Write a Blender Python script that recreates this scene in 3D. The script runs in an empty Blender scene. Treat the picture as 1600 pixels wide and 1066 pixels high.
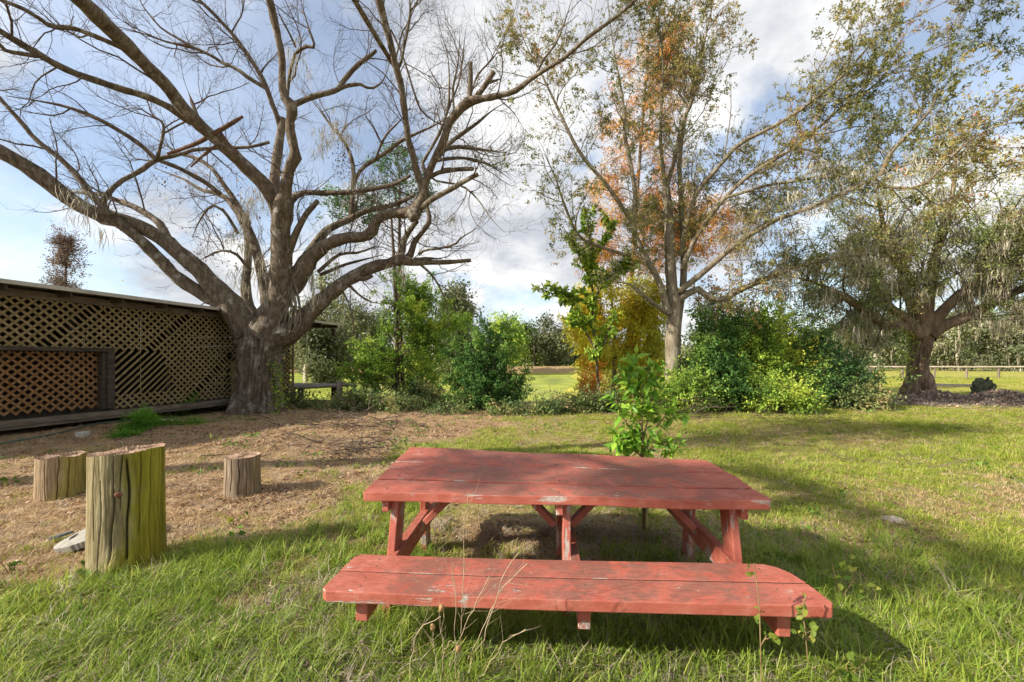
import bpy, bmesh, math, random
import numpy as np
from mathutils import Vector, noise as mnoise

# ------------------------------------------------------------------ camera, sky, sun, exposure
FPX, HOR, CAMH = 640.0, 563.0, 1.58          # focal length and horizon row for a 1600 px wide picture, eye height
scene = bpy.context.scene
C = scene.collection
cam_data = bpy.data.cameras.new('camera')
cam = bpy.data.objects.new('camera', cam_data)
C.objects.link(cam)
cam_data.sensor_width = 36.0
cam_data.lens = 36.0 * FPX / 1600.0
cam_data.shift_y = (HOR - 533.0) / 1600.0
cam_data.clip_start = 0.05
cam_data.clip_end = 3000
cam.location = (0, 0, CAMH)
cam.rotation_euler = (math.radians(90), 0, 0)
scene.camera = cam

LIGHT_DIR = Vector((1.55, 0.6, -1.0)).normalized()
SUN_EL = math.asin(-LIGHT_DIR.z)
SUN_ROT = math.atan2(-LIGHT_DIR.x, -LIGHT_DIR.y)
world = bpy.data.worlds.new('World')
scene.world = world
world.use_nodes = True
wn = world.node_tree
wn.nodes.clear()
def wnode(t, **k):
    n = wn.nodes.new(t)
    for a, b in k.items(): setattr(n, a, b)
    return n
w_out = wnode('ShaderNodeOutputWorld')
w_bg = wnode('ShaderNodeBackground')
w_bg.inputs['Strength'].default_value = 0.12
sky = wnode('ShaderNodeTexSky', sky_type='NISHITA', sun_disc=False)
sky.sun_elevation = SUN_EL
sky.sun_rotation = SUN_ROT
sky.air_density = 1.0; sky.dust_density = 1.2; sky.ozone_density = 1.2
tc = wnode('ShaderNodeTexCoord')
sep = wnode('ShaderNodeSeparateXYZ')
wn.links.new(tc.outputs['Generated'], sep.inputs[0])
addz = wnode('ShaderNodeMath', operation='ADD'); addz.inputs[1].default_value = 0.42
wn.links.new(sep.outputs['Z'], addz.inputs[0])
mxz = wnode('ShaderNodeMath', operation='MAXIMUM'); mxz.inputs[1].default_value = 0.05
wn.links.new(addz.outputs[0], mxz.inputs[0])
dvx = wnode('ShaderNodeMath', operation='DIVIDE'); dvy = wnode('ShaderNodeMath', operation='DIVIDE')
wn.links.new(sep.outputs['X'], dvx.inputs[0]); wn.links.new(mxz.outputs[0], dvx.inputs[1])
wn.links.new(sep.outputs['Y'], dvy.inputs[0]); wn.links.new(mxz.outputs[0], dvy.inputs[1])
cmb = wnode('ShaderNodeCombineXYZ')
wn.links.new(dvx.outputs[0], cmb.inputs[0]); wn.links.new(dvy.outputs[0], cmb.inputs[1])
CLOUD_SEED = 7.3
cmb.inputs[2].default_value = CLOUD_SEED
nz1 = wnode('ShaderNodeTexNoise'); nz1.inputs['Scale'].default_value = 1.75; nz1.inputs['Detail'].default_value = 10
nz1.inputs['Roughness'].default_value = 0.52; nz1.inputs['Distortion'].default_value = 0.15
wn.links.new(cmb.outputs[0], nz1.inputs['Vector'])
rmp = wnode('ShaderNodeValToRGB')
rmp.color_ramp.elements[0].position = 0.425; rmp.color_ramp.elements[0].color = (0.27, 0.27, 0.27, 1)
rmp.color_ramp.elements[1].position = 0.495; rmp.color_ramp.elements[1].color = (1, 1, 1, 1)
wn.links.new(nz1.outputs['Fac'], rmp.inputs[0])
nz2 = wnode('ShaderNodeTexNoise'); nz2.inputs['Scale'].default_value = 2.6; nz2.inputs['Detail'].default_value = 7
nz2.inputs['Roughness'].default_value = 0.6
wn.links.new(cmb.outputs[0], nz2.inputs['Vector'])
rmp2 = wnode('ShaderNodeValToRGB')
rmp2.color_ramp.elements[0].position = 0.36; rmp2.color_ramp.elements[0].color = (5.8, 5.75, 5.6, 1)
rmp2.color_ramp.elements[1].position = 0.60; rmp2.color_ramp.elements[1].color = (2.85, 3.0, 3.3, 1)
wn.links.new(nz2.outputs['Fac'], rmp2.inputs[0])
mixc = wnode('ShaderNodeMix', data_type='RGBA')
wn.links.new(rmp.outputs[0], mixc.inputs['Factor'])
wn.links.new(sky.outputs[0], mixc.inputs['A'])
wn.links.new(rmp2.outputs[0], mixc.inputs['B'])
wn.links.new(mixc.outputs['Result'], w_bg.inputs['Color'])
wn.links.new(w_bg.outputs[0], w_out.inputs[0])

sun_data = bpy.data.lights.new('sun', 'SUN')
sun_data.energy = 5.0
sun_data.angle = math.radians(0.6)
sun_data.color = (1.0, 0.92, 0.78)
sun = bpy.data.objects.new('sun', sun_data)
C.objects.link(sun)
sun.location = (-40, -15, 30)
sun.rotation_euler = LIGHT_DIR.to_track_quat('-Z', 'Y').to_euler()

scene.view_settings.view_transform = 'Standard'
scene.view_settings.look = 'None'
scene.view_settings.gamma = 1.0
scene.view_settings.use_curve_mapping = False
scene.view_settings.exposure = 0.9
scene.render.engine = 'CYCLES'
cy = scene.cycles
cy.max_bounces = 6; cy.diffuse_bounces = 3; cy.glossy_bounces = 2; cy.transmission_bounces = 3
cy.transparent_max_bounces = 4
cy.caustics_reflective = False; cy.caustics_refractive = False
cy.use_denoising = True
cy.use_adaptive_sampling = True
cy.adaptive_threshold = 0.02

# ------------------------------------------------------------------ helpers
def P(u, v, d):
    return np.array([(u - 800.0) / FPX * d, d, CAMH - (v - HOR) / FPX * d])
def G(u, v, z=0.0):
    d = (CAMH - z) * FPX / (v - HOR)
    return np.array([(u - 800.0) / FPX * d, d, z])
def sstep(a, b, x):
    t = np.clip((x - a) / (b - a), 0, 1)
    return t * t * (3 - 2 * t)
def unit(v):
    return v / np.maximum(np.linalg.norm(v, axis=-1, keepdims=True), 1e-9)

_perm = np.random.default_rng(5).random((64, 64))
def vnoise(x, y, s=1.0, o=0.0):
    x = np.asarray(x, float) * s + o + 100.3; y = np.asarray(y, float) * s + o * 1.7 + 100.7
    xi = np.floor(x).astype(int); yi = np.floor(y).astype(int)
    fx = x - xi; fy = y - yi
    fx = fx * fx * (3 - 2 * fx); fy = fy * fy * (3 - 2 * fy)
    g = lambda a, b: _perm[a % 64, b % 64]
    return (g(xi, yi) * (1 - fx) + g(xi + 1, yi) * fx) * (1 - fy) + (g(xi, yi + 1) * (1 - fx) + g(xi + 1, yi + 1) * fx) * fy
def fnoise(x, y, s=1.0, o=0.0):
    return 0.55 * vnoise(x, y, s, o) + 0.28 * vnoise(x, y, s * 2.1, o + 9) + 0.17 * vnoise(x, y, s * 4.3, o + 21)

def pond_mask(x, y):
    right = 3.0 + (y - 17) * 0.16 + 1.5 * (vnoise(0, y, 0.2) - 0.5)
    near = 17.0 + 1.6 * (vnoise(x, 0, 0.3) - 0.5) + 0.02 * np.abs(x + 6)
    far = 66 + 5 * (vnoise(x, 3, 0.07) - 0.5)
    return sstep(near - 1.2, near + 1.8, y) * (1 - sstep(far - 2, far + 2, y)) * (1 - sstep(right - 2.5, right + .5, x)) * sstep(-70, -62, x)
def ground_z(x, y):
    x = np.asarray(x, float); y = np.asarray(y, float)
    r = np.hypot(x, y)
    z = 0.05 * (fnoise(x, y, 0.5) - 0.5) * sstep(1.5, 5, r) + 0.02 * (vnoise(x, y, 2.2) - 0.5)
    z = z + 0.10 * sstep(-1.0, -5.0, x) * sstep(3, 6, y) * (1 - sstep(9, 12, y))
    z = z + 0.8 * (fnoise(x, y, 0.02, 4) - 0.45) * sstep(60, 160, r)
    z = z + 0.55 * sstep(66, 70, y) * (1 - sstep(70, 80, y)) * (1 - sstep(10, 16, x))
    return z * (1 - pond_mask(x, y)) - 1.3 * pond_mask(x, y)
def dirt_mask(x, y):
    xb = np.interp(y, [0, 2.3, 2.9, 3.5, 5.1, 6.6, 7.6, 8.6, 13, 16], [-7, -4.0, -3.0, -2.4, -1.8, -1.9, -1.7, -.7, 1.2, 2])
    n = (fnoise(x, y, 0.9, 2) - 0.5) * 2.2 + (fnoise(x, y, 3.1, 7) - .5) * 1.0
    m = sstep(-0.55, 0.55, xb - x + n)
    under = np.exp(-(((x - 0.30) / 1.25) ** 4 + ((y - 3.45) / 0.75) ** 4)) * 1.05 * (.65 + .7 * fnoise(x, y, 2.0, 77))
    m = np.maximum(m, np.clip(under, 0, 1))
    return m * (1 - sstep(17, 19, y))

# ---- mesh building
def link(o, parent=None):
    C.objects.link(o)
    if parent is not None: o.parent = parent
    return o
def tag(o, label=None, cat=None, group=None, kind=None):
    if label: o['label'] = label
    if cat: o['category'] = cat
    if group: o['group'] = group
    if kind: o['kind'] = kind
    return o
def empty(name, loc, label, cat, group=None, rz=0.0):
    o = bpy.data.objects.new(name, None)
    o.location = tuple(float(a) for a in loc); o.rotation_euler = (0, 0, rz)
    o.empty_display_size = 0.1
    C.objects.link(o)
    return tag(o, label, cat, group)
def np_mesh(name, verts, faces, mat, smooth=False, tint=None):
    verts = np.asarray(verts, np.float32).reshape(-1, 3)
    me = bpy.data.meshes.new(name)
    me.vertices.add(len(verts))
    me.vertices.foreach_set('co', verts.ravel())
    if isinstance(faces, np.ndarray):
        faces = [faces]
    tot = sum(len(f) for f in faces)
    li = np.concatenate([np.asarray(f, np.int32).ravel() for f in faces])
    cnt = np.concatenate([np.full(len(f), f.shape[1], np.int32) for f in faces])
    st = np.concatenate([[0], np.cumsum(cnt)[:-1]]).astype(np.int32)
    me.loops.add(len(li)); me.loops.foreach_set('vertex_index', li)
    me.polygons.add(tot)
    me.polygons.foreach_set('loop_start', st)
    me.polygons.foreach_set('loop_total', cnt)
    me.update(calc_edges=True)
    if smooth:
        me.polygons.foreach_set('use_smooth', np.ones(tot, bool))
    if tint is not None:
        a = me.attributes.new('tint', 'FLOAT', 'POINT')
        a.data.foreach_set('value', np.asarray(tint, np.float32))
    if mat: me.materials.append(mat)
    return me
STUFF_PARTS = {'moss', 'crown', 'foliage', 'twigs', 'sticks', 'dead_leaves', 'vine_leaves', 'fronds', 'vine', 'stalks'}
def np_obj(name, verts, faces, mat, parent=None, smooth=False, tint=None):
    verts = np.asarray(verts, float).reshape(-1, 3)
    if parent is not None:
        verts = verts - np.array(parent.location)
    o = bpy.data.objects.new(name, np_mesh(name, verts, faces, mat, smooth, tint))
    if name in STUFF_PARTS: o['kind'] = 'stuff'
    return link(o, parent)

def catmull(pts, n):
    pts = np.asarray(pts, float)
    if len(pts) == 2:
        return pts[0] + (pts[1] - pts[0]) * np.linspace(0, 1, n)[:, None]
    seg = np.linalg.norm(np.diff(pts[:, :3], axis=0), axis=1)
    s = np.concatenate([[0], np.cumsum(np.maximum(seg, 1e-6))])
    q = np.vstack([2 * pts[0] - pts[1], pts, 2 * pts[-1] - pts[-2]])
    t = np.linspace(0, s[-1], n)
    i = np.clip(np.searchsorted(s, t, 'right') - 1, 0, len(pts) - 2)
    f = ((t - s[i]) / (s[i + 1] - s[i]))[:, None]
    p0, p1, p2, p3 = q[i], q[i + 1], q[i + 2], q[i + 3]
    return 0.5 * (2 * p1 + (p2 - p0) * f + (2 * p0 - 5 * p1 + 4 * p2 - p3) * f ** 2 + (3 * p1 - p0 - 3 * p2 + p3) * f ** 3)

def tubes(pts, rad, k, rough=0.0, seed=0, cap=False):
    """pts (M,n,3), rad (M,n) -> verts, quads"""
    M, n = rad.shape
    tan = np.empty_like(pts)
    tan[:, 1:-1] = pts[:, 2:] - pts[:, :-2]; tan[:, 0] = pts[:, 1] - pts[:, 0]; tan[:, -1] = pts[:, -1] - pts[:, -2]
    tan = unit(tan)
    mean = unit(pts[:, -1] - pts[:, 0] + 1e-6)
    ref = np.where(np.abs(mean[:, 2:3]) > 0.8, np.array([[1.0, 0.15, 0]]), np.array([[0.1, 0.1, 1.0]]))
    u = unit(np.cross(tan, ref[:, None, :])); v = np.cross(tan, u)
    a = np.linspace(0, 2 * np.pi, k, endpoint=False)
    r = rad[:, :, None] * np.ones(k)
    if rough:
        g = np.random.default_rng(seed)
        r = r * (1 + rough * g.standard_normal(r.shape))
    ring = u[:, :, None, :] * np.cos(a)[:, None] + v[:, :, None, :] * np.sin(a)[:, None]
    V = pts[:, :, None, :] + ring * r[..., None]
    idx = np.arange(M * n * k).reshape(M, n, k)
    q = np.stack([idx[:, :-1, :], np.roll(idx[:, :-1, :], -1, 2), np.roll(idx[:, 1:, :], -1, 2), idx[:, 1:, :]], -1).reshape(-1, 4)
    return V.reshape(-1, 3), q
class Geo:
    def __init__(s): s.v = []; s.f = {}; s.t = []; s.n = 0
    def add(s, v, f, t=None):
        v = np.asarray(v, float).reshape(-1, 3); f = np.asarray(f, int)
        s.v.append(v); s.f.setdefault(f.shape[1], []).append(f + s.n); s.n += len(v)
        s.t.append(np.zeros(len(v)) if t is None else np.broadcast_to(t, (len(v),)))
    def obj(s, name, mat, parent=None, smooth=False):
        return np_obj(name, np.concatenate(s.v), [np.concatenate(x) for x in s.f.values()], mat, parent, smooth, np.concatenate(s.t))
def grow(rng, p0, d0, L, r0, n, wob=0.18, up=0.0, taper=0.25):
    M = len(p0)
    pts = np.empty((M, n, 3)); pts[:, 0] = p0
    d = unit(d0)
    step = (L / (n - 1))[:, None]
    for i in range(1, n):
        d = unit(d + rng.standard_normal((M, 3)) * wob + np.array([0, 0, up]))
        pts[:, i] = pts[:, i - 1] + d * step
    rad = r0[:, None] * np.linspace(1, taper, n)[None]
    return pts, rad
def spawn(rng, pts, rad, count, tmin=0.2, tmax=1.0, ang=(30, 65), L=(0.5, 1.5), n=5, wob=0.18, up=0.05, rk=0.011, rfrac=0.6, weight=None, rmin=0.0035, outward=None):
    M, k, _ = pts.shape
    ln = np.linalg.norm(np.diff(pts, axis=1), axis=2).sum(1)
    w = ln if weight is None else ln * weight
    i = rng.choice(M, count, p=w / w.sum())
    t = rng.uniform(tmin, tmax, count) * (k - 1) * 0.999
    j = t.astype(int); f = (t - j)[:, None]
    p = pts[i, j] * (1 - f) + pts[i, j + 1] * f
    tan = unit(pts[i, j + 1] - pts[i, j])
    r = rad[i, j] * (1 - f[:, 0]) + rad[i, j + 1] * f[:, 0]
    perp = rng.standard_normal((count, 3)); perp = unit(perp - tan * (perp * tan).sum(1, keepdims=True))
    if outward is not None:
        o_ = unit(p - outward); perp = unit(perp + 0.8 * (o_ - tan * (o_ * tan).sum(1, keepdims=True)))
    a = np.radians(rng.uniform(ang[0], ang[1], count))[:, None]
    d = np.cos(a) * tan + np.sin(a) * perp
    LL = rng.uniform(L[0], L[1], count) * rng.uniform(0.6, 1.0, count)
    r0 = np.maximum(np.minimum(r * rfrac, LL * rk), rmin)
    return grow(rng, p, d, LL, r0, n, wob, up, 0.35)
def along(rng, pts, count, tmin=0.15, tmax=1.0):
    M, k, _ = pts.shape
    i = rng.integers(0, M, count)
    t = rng.uniform(tmin, tmax, count) * (k - 1) * 0.999
    j = t.astype(int); f = (t - j)[:, None]
    return pts[i, j] * (1 - f) + pts[i, j + 1] * f, unit(pts[i, j + 1] - pts[i, j])
def leaf_geo(rng, pos, tan, L=(0.05, 0.08), wr=0.42, droop=0.2, spread=0.9, fold=0.12):
    M = len(pos)
    d = unit(tan * 0.6 + rng.standard_normal((M, 3)) * spread + np.array([0, 0, -droop]))
    nrm = rng.standard_normal((M, 3)) * 0.7 + np.array([0, 0, 0.9])
    side = unit(np.cross(d, nrm)); nrm = np.cross(side, d)
    ll = rng.uniform(L[0], L[1], M)[:, None]; w = ll * wr * rng.uniform(.8, 1.2, (M, 1))
    V = np.empty((M, 4, 3))
    V[:, 0] = pos
    V[:, 1] = pos + d * ll * .48 + side * w * .5 + nrm * w * fold
    V[:, 2] = pos + d * ll - nrm * ll * .08
    V[:, 3] = pos + d * ll * .48 - side * w * .5 + nrm * w * fold
    b = (np.arange(M) * 4)[:, None]
    F = np.concatenate([b + np.array([[0, 1, 2]]), b + np.array([[0, 2, 3]])])
    return V.reshape(-1, 3), F
def moss_geo(rng, anchors, L=(0.2, 0.9), w=0.018, per=5, spread=0.12):
    """hanging strands: ribbons of four segments"""
    M = len(anchors) * per
    p = np.repeat(anchors, per, 0) + rng.standard_normal((M, 3)) * np.array([spread, spread, 0.05])
    cl = np.repeat(rng.uniform(L[0], L[1], len(anchors)), per) * rng.uniform(0.4, 1.0, M)
    n = 5
    pts = np.empty((M, n, 3)); pts[:, 0] = p
    for i in range(1, n):
        pts[:, i] = pts[:, i - 1] + np.stack([rng.normal(0, .035, M), rng.normal(0, .035, M), -cl / (n - 1)], 1)
    an = rng.uniform(0, np.pi, M); s = np.stack([np.cos(an), np.sin(an), np.zeros(M)], 1)[:, None, :]
    ww = (w * rng.uniform(.5, 1.3, M))[:, None, None] * np.array([.5, 1, .9, .6, .1])[None, :, None]
    V = np.stack([pts - s * ww, pts + s * ww], 2).reshape(-1, 3)
    idx = np.arange(M * n * 2).reshape(M, n, 2)
    F = np.stack([idx[:, :-1, 0], idx[:, :-1, 1], idx[:, 1:, 1], idx[:, 1:, 0]], -1).reshape(-1, 4)
    return V, F, np.repeat(rng.random(M), n * 2)

# ------------------------------------------------------------------ materials
class NT:
    def __init__(s, name):
        s.m = bpy.data.materials.new(name); s.m.use_nodes = True
        s.t = s.m.node_tree; s.t.nodes.clear()
        s.out = s.n('ShaderNodeOutputMaterial')
    def n(s, t, ins=None, **k):
        x = s.t.nodes.new(t)
        for a, b in k.items(): setattr(x, a, b)
        for a, b in (ins or {}).items(): s.put(x.inputs[a], b)
        return x
    def put(s, sock, b):
        if isinstance(b, bpy.types.NodeSocket): s.t.links.new(b, sock)
        elif isinstance(b, (tuple, list)) and len(b) == 3 and sock.type == 'RGBA': sock.default_value = (*b, 1)
        else: sock.default_value = b
    def coord(s, scale=(1, 1, 1), rot=(0, 0, 0), kind='Object'):
        tcn = s.n('ShaderNodeTexCoord')
        return s.n('ShaderNodeMapping', {'Vector': tcn.outputs[kind], 'Scale': scale, 'Rotation': rot}).outputs[0]
    def noise(s, vec, scale=5, detail=5, rough=0.55, dist=0.0):
        return s.n('ShaderNodeTexNoise', {'Vector': vec, 'Scale': scale, 'Detail': detail, 'Roughness': rough, 'Distortion': dist}).outputs['Fac']
    def ramp(s, fac, stops, interp='LINEAR'):
        r = s.n('ShaderNodeValToRGB', {'Fac': fac}); cr = r.color_ramp; cr.interpolation = interp
        while len(cr.elements) < len(stops): cr.elements.new(0.5)
        for e, (p, c) in zip(cr.elements, stops):
            e.position = p; e.color = (*c, 1) if isinstance(c, (tuple, list)) else (c, c, c, 1)
        return r.outputs[0]
    def mix(s, fac, a, b, blend='MIX'):
        x = s.n('ShaderNodeMix', data_type='RGBA', blend_type=blend)
        s.put(x.inputs['Factor'], fac); s.put(x.inputs['A'], a); s.put(x.inputs['B'], b)
        return x.outputs['Result']
    def math(s, op, a, b=0.0, clamp=False):
        x = s.n('ShaderNodeMath', operation=op, use_clamp=clamp); s.put(x.inputs[0], a); s.put(x.inputs[1], b)
        return x.outputs[0]
    def attr(s, name): return s.n('ShaderNodeAttribute', attribute_name=name).outputs['Fac']
    def rnd(s): return s.n('ShaderNodeObjectInfo').outputs['Random']
    def bump(s, h, strength=0.4, dist=0.02):
        return s.n('ShaderNodeBump', {'Height': h, 'Strength': strength, 'Distance': dist}).outputs[0]
    def done(s, col, rough=0.8, normal=None, spec=0.3, transl=0.0, tcol=None):
        b = s.n('ShaderNodeBsdfPrincipled', {'Base Color': col, 'Roughness': rough, 'Specular IOR Level': spec})
        if normal is not None: s.put(b.inputs['Normal'], normal)
        o = b.outputs[0]
        if transl:
            tr = s.n('ShaderNodeBsdfTranslucent', {'Color': tcol if tcol is not None else col})
            o = s.n('ShaderNodeMixShader', {0: transl, 1: o, 2: tr.outputs[0]}).outputs[0]
        s.t.links.new(o, s.out.inputs[0])
        return s.m

def leaf_mat(name, stops, transl=0.35, rough=0.55, per_object=False, gain=1.4):
    m = NT(name)
    stops = [(p_, tuple(min(.75, c_ * gain) for c_ in col_)) for p_, col_ in stops]
    f = m.rnd() if per_object else m.attr('tint')
    col = m.ramp(f, stops)
    return m.done(col, rough, spec=0.25, transl=transl)
def bark_mat(name, dark, mid, light, lichen=None, scale=6.0, strength=0.8, lich_amt=0.6):
    m = NT(name)
    v = m.coord((1, 1, .28))
    a = m.noise(v, scale, 9, .72, .8); b = m.noise(v, scale * 5, 6, .65)
    w = m.coord((1, 1, 1))
    col = m.ramp(a, [(.32, dark), (.5, mid), (.68, light)])
    col = m.mix(m.math('MULTIPLY', b, .45), col, dark)
    if lichen:
        l = m.ramp(m.noise(w, 3.2, 6, .7), [(lich_amt, 0.0), (lich_amt + .1, 1.0)])
        col = m.mix(m.math('MULTIPLY', l, .7), col, lichen)
    h = m.math('ADD', a, m.math('MULTIPLY', b, .5))
    return m.done(col, .92, m.bump(h, strength, .04), .15)

M_oak = bark_mat('oak_bark', (.045, .034, .025), (.18, .14, .10), (.35, .30, .235), (.42, .40, .34), 9.0, 1.0, .54)
M_limb = bark_mat('oak_limb_bark', (.045, .034, .025), (.18, .14, .10), (.35, .30, .235), (.42, .40, .34), 11.0, 1.0, .55)
M_twig = bark_mat('twig_bark', (.07, .05, .04), (.12, .09, .07), (.20, .165, .135), None, 14, .2)
M_cut = bark_mat('reddish_cut_wood', (.07, .042, .03), (.16, .095, .065), (.26, .18, .13), None, 10, .5)
M_pale = bark_mat('pale_grey_bark', (.085, .068, .048), (.24, .20, .145), (.44, .40, .325), (.20, .175, .10), 8, .7, .54)
M_lbark = bark_mat('live_oak_bark', (.06, .042, .03), (.23, .16, .11), (.36, .29, .22), (.25, .2, .15), 5, .9, .6)
M_moss = leaf_mat('spanish_moss', [(0, (.11, .10, .07)), (.5, (.22, .20, .15)), (1, (.35, .32, .25))], .35, .9, gain=1.8)

def wood_mat(name, a, b, c, axis=0, scale=1.0, rough=.85):
    m = NT(name)
    s = [14 * scale] * 3; s[axis] = 1.1 * scale
    v = m.coord(tuple(s))
    n1 = m.noise(v, 2.0, 6, .6, .3); n2 = m.noise(v, 9, 4, .6)
    col = m.ramp(n1, [(.3, a), (.5, b), (.7, c)])
    col = m.mix(m.math('MULTIPLY', m.rnd(), .4), col, a)
    return m.done(col, rough, m.bump(m.math('ADD', n1, m.math('MULTIPLY', n2, .4)), .35, .01), .2)

# red weathered paint of the picnic table
def paint_mat(name, axis=0):
    m = NT(name)
    s = [9.0] * 3; s[axis] = 1.6
    v = m.coord(tuple(s)); w = m.coord((1, 1, 1))
    big = m.noise(w, 3.4, 7, .66, .6); mid = m.noise(w, 9, 7, .68, .3); grain = m.noise(v, 3.2, 7, .65)
    fine = m.noise(w, 60, 3, .6)
    base = m.ramp(mid, [(.3, (.32, .075, .05)), (.55, (.41, .12, .083)), (.75, (.50, .205, .16))])
    worn = m.math('MULTIPLY', m.ramp(m.math('ADD', m.math('MULTIPLY', big, .6), m.math('MULTIPLY', mid, .4)), [(.425, 0.0), (.515, 1.0)]),
                  m.ramp(grain, [(.34, .45), (.6, 1.0)]))
    geo = m.n('ShaderNodeNewGeometry')
    nz = m.n('ShaderNodeSeparateXYZ', {0: geo.outputs['Normal']}).outputs['Z']
    upf = m.ramp(nz, [(.35, .15), (.8, 1.0)])       # tops weather more than edges
    ox = m.n('ShaderNodeSeparateXYZ', {0: w}).outputs['X']
    endf = m.ramp(m.math('ADD', m.math('ABSOLUTE', ox), m.math('MULTIPLY', m.math('SUBTRACT', big, .5), .9)), [(.88, 1.0), (1.12, .2)])   # board ends kept more paint
    worn = m.math('MULTIPLY', m.math('MULTIPLY', worn, upf), endf)
    dirty = m.ramp(grain, [(.3, (.11, .052, .04)), (.55, (.18, .08, .06)), (.75, (.26, .125, .095))])
    col = m.mix(m.math('MULTIPLY', worn, .95), base, dirty)
    # bare grey wood where the paint has flaked off, mostly along the edges
    pt = geo.outputs['Pointiness']
    edge = m.ramp(pt, [(.50, 0.0), (.56, 1.0)])
    flake = m.ramp(m.math('ADD', m.math('MULTIPLY', grain, .5), m.math('MULTIPLY', mid, .5)), [(.575, 0.0), (.60, 1.0)])
    flake2 = m.ramp(m.noise(w, 5.5, 4, .6), [(.55, 0.0), (.62, 1.0)])
    fl = m.math('MULTIPLY', flake, flake2)
    sidef = m.math('SUBTRACT', 1.0, upf)
    peel = m.math('MULTIPLY', m.ramp(m.noise(v, 1.6, 6, .6), [(.53, 0.0), (.56, 1.0)]), m.ramp(m.noise(w, 3.1, 3, .5), [(.50, 0.0), (.55, 1.0)]))
    fl = m.math('MAXIMUM', fl, m.math('MULTIPLY', peel, sidef))
    spk = m.ramp(m.noise(w, 42, 3, .5), [(.70, 0.0), (.74, 1.0)])
    grey = m.ramp(fine, [(.3, (.28, .24, .21)), (.7, (.50, .46, .42))])
    streak = m.ramp(m.noise(v, 11, 5, .7), [(.36, .55), (.5, 0.0)])
    col = m.mix(m.math('MULTIPLY', streak, upf), col, (.10, .045, .035))
    col = m.mix(m.math('MAXIMUM', fl, m.math('MULTIPLY', spk, .7)), col, grey)
    h = m.math('ADD', m.math('MULTIPLY', grain, .7), m.math('MULTIPLY', fine, .3))
    return m.done(col, .62, m.bump(m.math('SUBTRACT', h, m.math('MULTIPLY', fl, .5)), .6, .008), .3)
M_paint = paint_mat('worn_red_paint', 0)
M_paint_y = paint_mat('worn_red_paint_cross', 1)
M_paint_z = paint_mat('worn_red_paint_upright', 2)

M_lattice = wood_mat('lattice_slat_wood', (.14, .10, .045), (.265, .20, .095), (.39, .31, .17), 0, .6)
M_lattice_o = wood_mat('orange_lattice_wood', (.15, .072, .028), (.26, .14, .06), (.36, .22, .105), 0, .6)
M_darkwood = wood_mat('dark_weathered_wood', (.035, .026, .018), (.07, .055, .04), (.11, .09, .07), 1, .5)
M_deck = wood_mat('deck_board_wood', (.10, .08, .058), (.18, .145, .11), (.26, .22, .17), 1, .5)
M_fascia = wood_mat('pale_fascia_wood', (.34, .31, .26), (.50, .47, .41), (.62, .59, .53), 1, .5)
M_rail = wood_mat('fence_rail_wood', (.44, .36, .27), (.60, .51, .40), (.70, .62, .51), 0, .5)
M_post = wood_mat('grey_post_wood', (.12, .09, .065), (.22, .18, .14), (.33, .28, .23), 2, .5)
m = NT('roof_sheet'); M_roof = m.done(m.ramp(m.noise(m.coord((1, 1, 1)), 3, 6, .6), [(.35, (.16, .15, .14)), (.7, (.30, .29, .27))]), .8)
m = NT('dry_soil'); M_soil = m.done((.16, .10, .06), .95)

# ground sheet: soil with straw and moss-green patches by place
m = NT('ground_surface')
gv = m.coord((1, 1, 1))
d_ = m.attr('tint')
nA = m.noise(gv, 1.3, 8, .65, .3); nB = m.noise(gv, 14, 6, .7); nC = m.noise(gv, 70, 4, .7)
dirtc = m.ramp(nB, [(.3, (.15, .09, .05)), (.5, (.32, .21, .12)), (.68, (.52, .37, .22))])
dirtc = m.mix(m.ramp(nA, [(.5, 0.0), (.7, .55)]), dirtc, (.16, .10, .062))
grassc = m.ramp(nB, [(.3, (.12, .10, .035)), (.5, (.23, .19, .07)), (.7, (.36, .29, .13))])
grassc = m.mix(m.ramp(nA, [(.45, 0.0), (.62, .7)]), grassc, (.20, .23, .04))
far = m.n('ShaderNodeSeparateXYZ', {0: gv}).outputs['Y']
grassc = m.mix(m.ramp(m.math('MULTIPLY', far, .02), [(.24, 0.0), (.5, 1.0)]), grassc, m.ramp(nA, [(.35, (.24, .25, .04)), (.65, (.36, .32, .07))]))
gcol = m.mix(d_, grassc, dirtc)
M_ground = m.done(gcol, .95, m.bump(m.math('ADD', nB, m.math('MULTIPLY', nC, .6)), .7, .04), .1)

m = NT('pond_water')
wv = m.coord((1, 1, 1))
alg = m.ramp(m.noise(wv, .35, 6, .6), [(.38, (.15, .18, .02)), (.6, (.30, .33, .035))])
cov = m.ramp(m.noise(wv, .16, 5, .6), [(.30, .15), (.5, .55)])
bs = m.n('ShaderNodeBsdfPrincipled', {'Base Color': alg, 'Roughness': m.math('ADD', .05, cov), 'Specular IOR Level': .5, 'IOR': 1.33,
         'Normal': m.bump(m.noise(wv, 6, 3, .5), .06, .02)})
m.t.links.new(bs.outputs[0], m.out.inputs[0]); M_water = m.m

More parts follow.
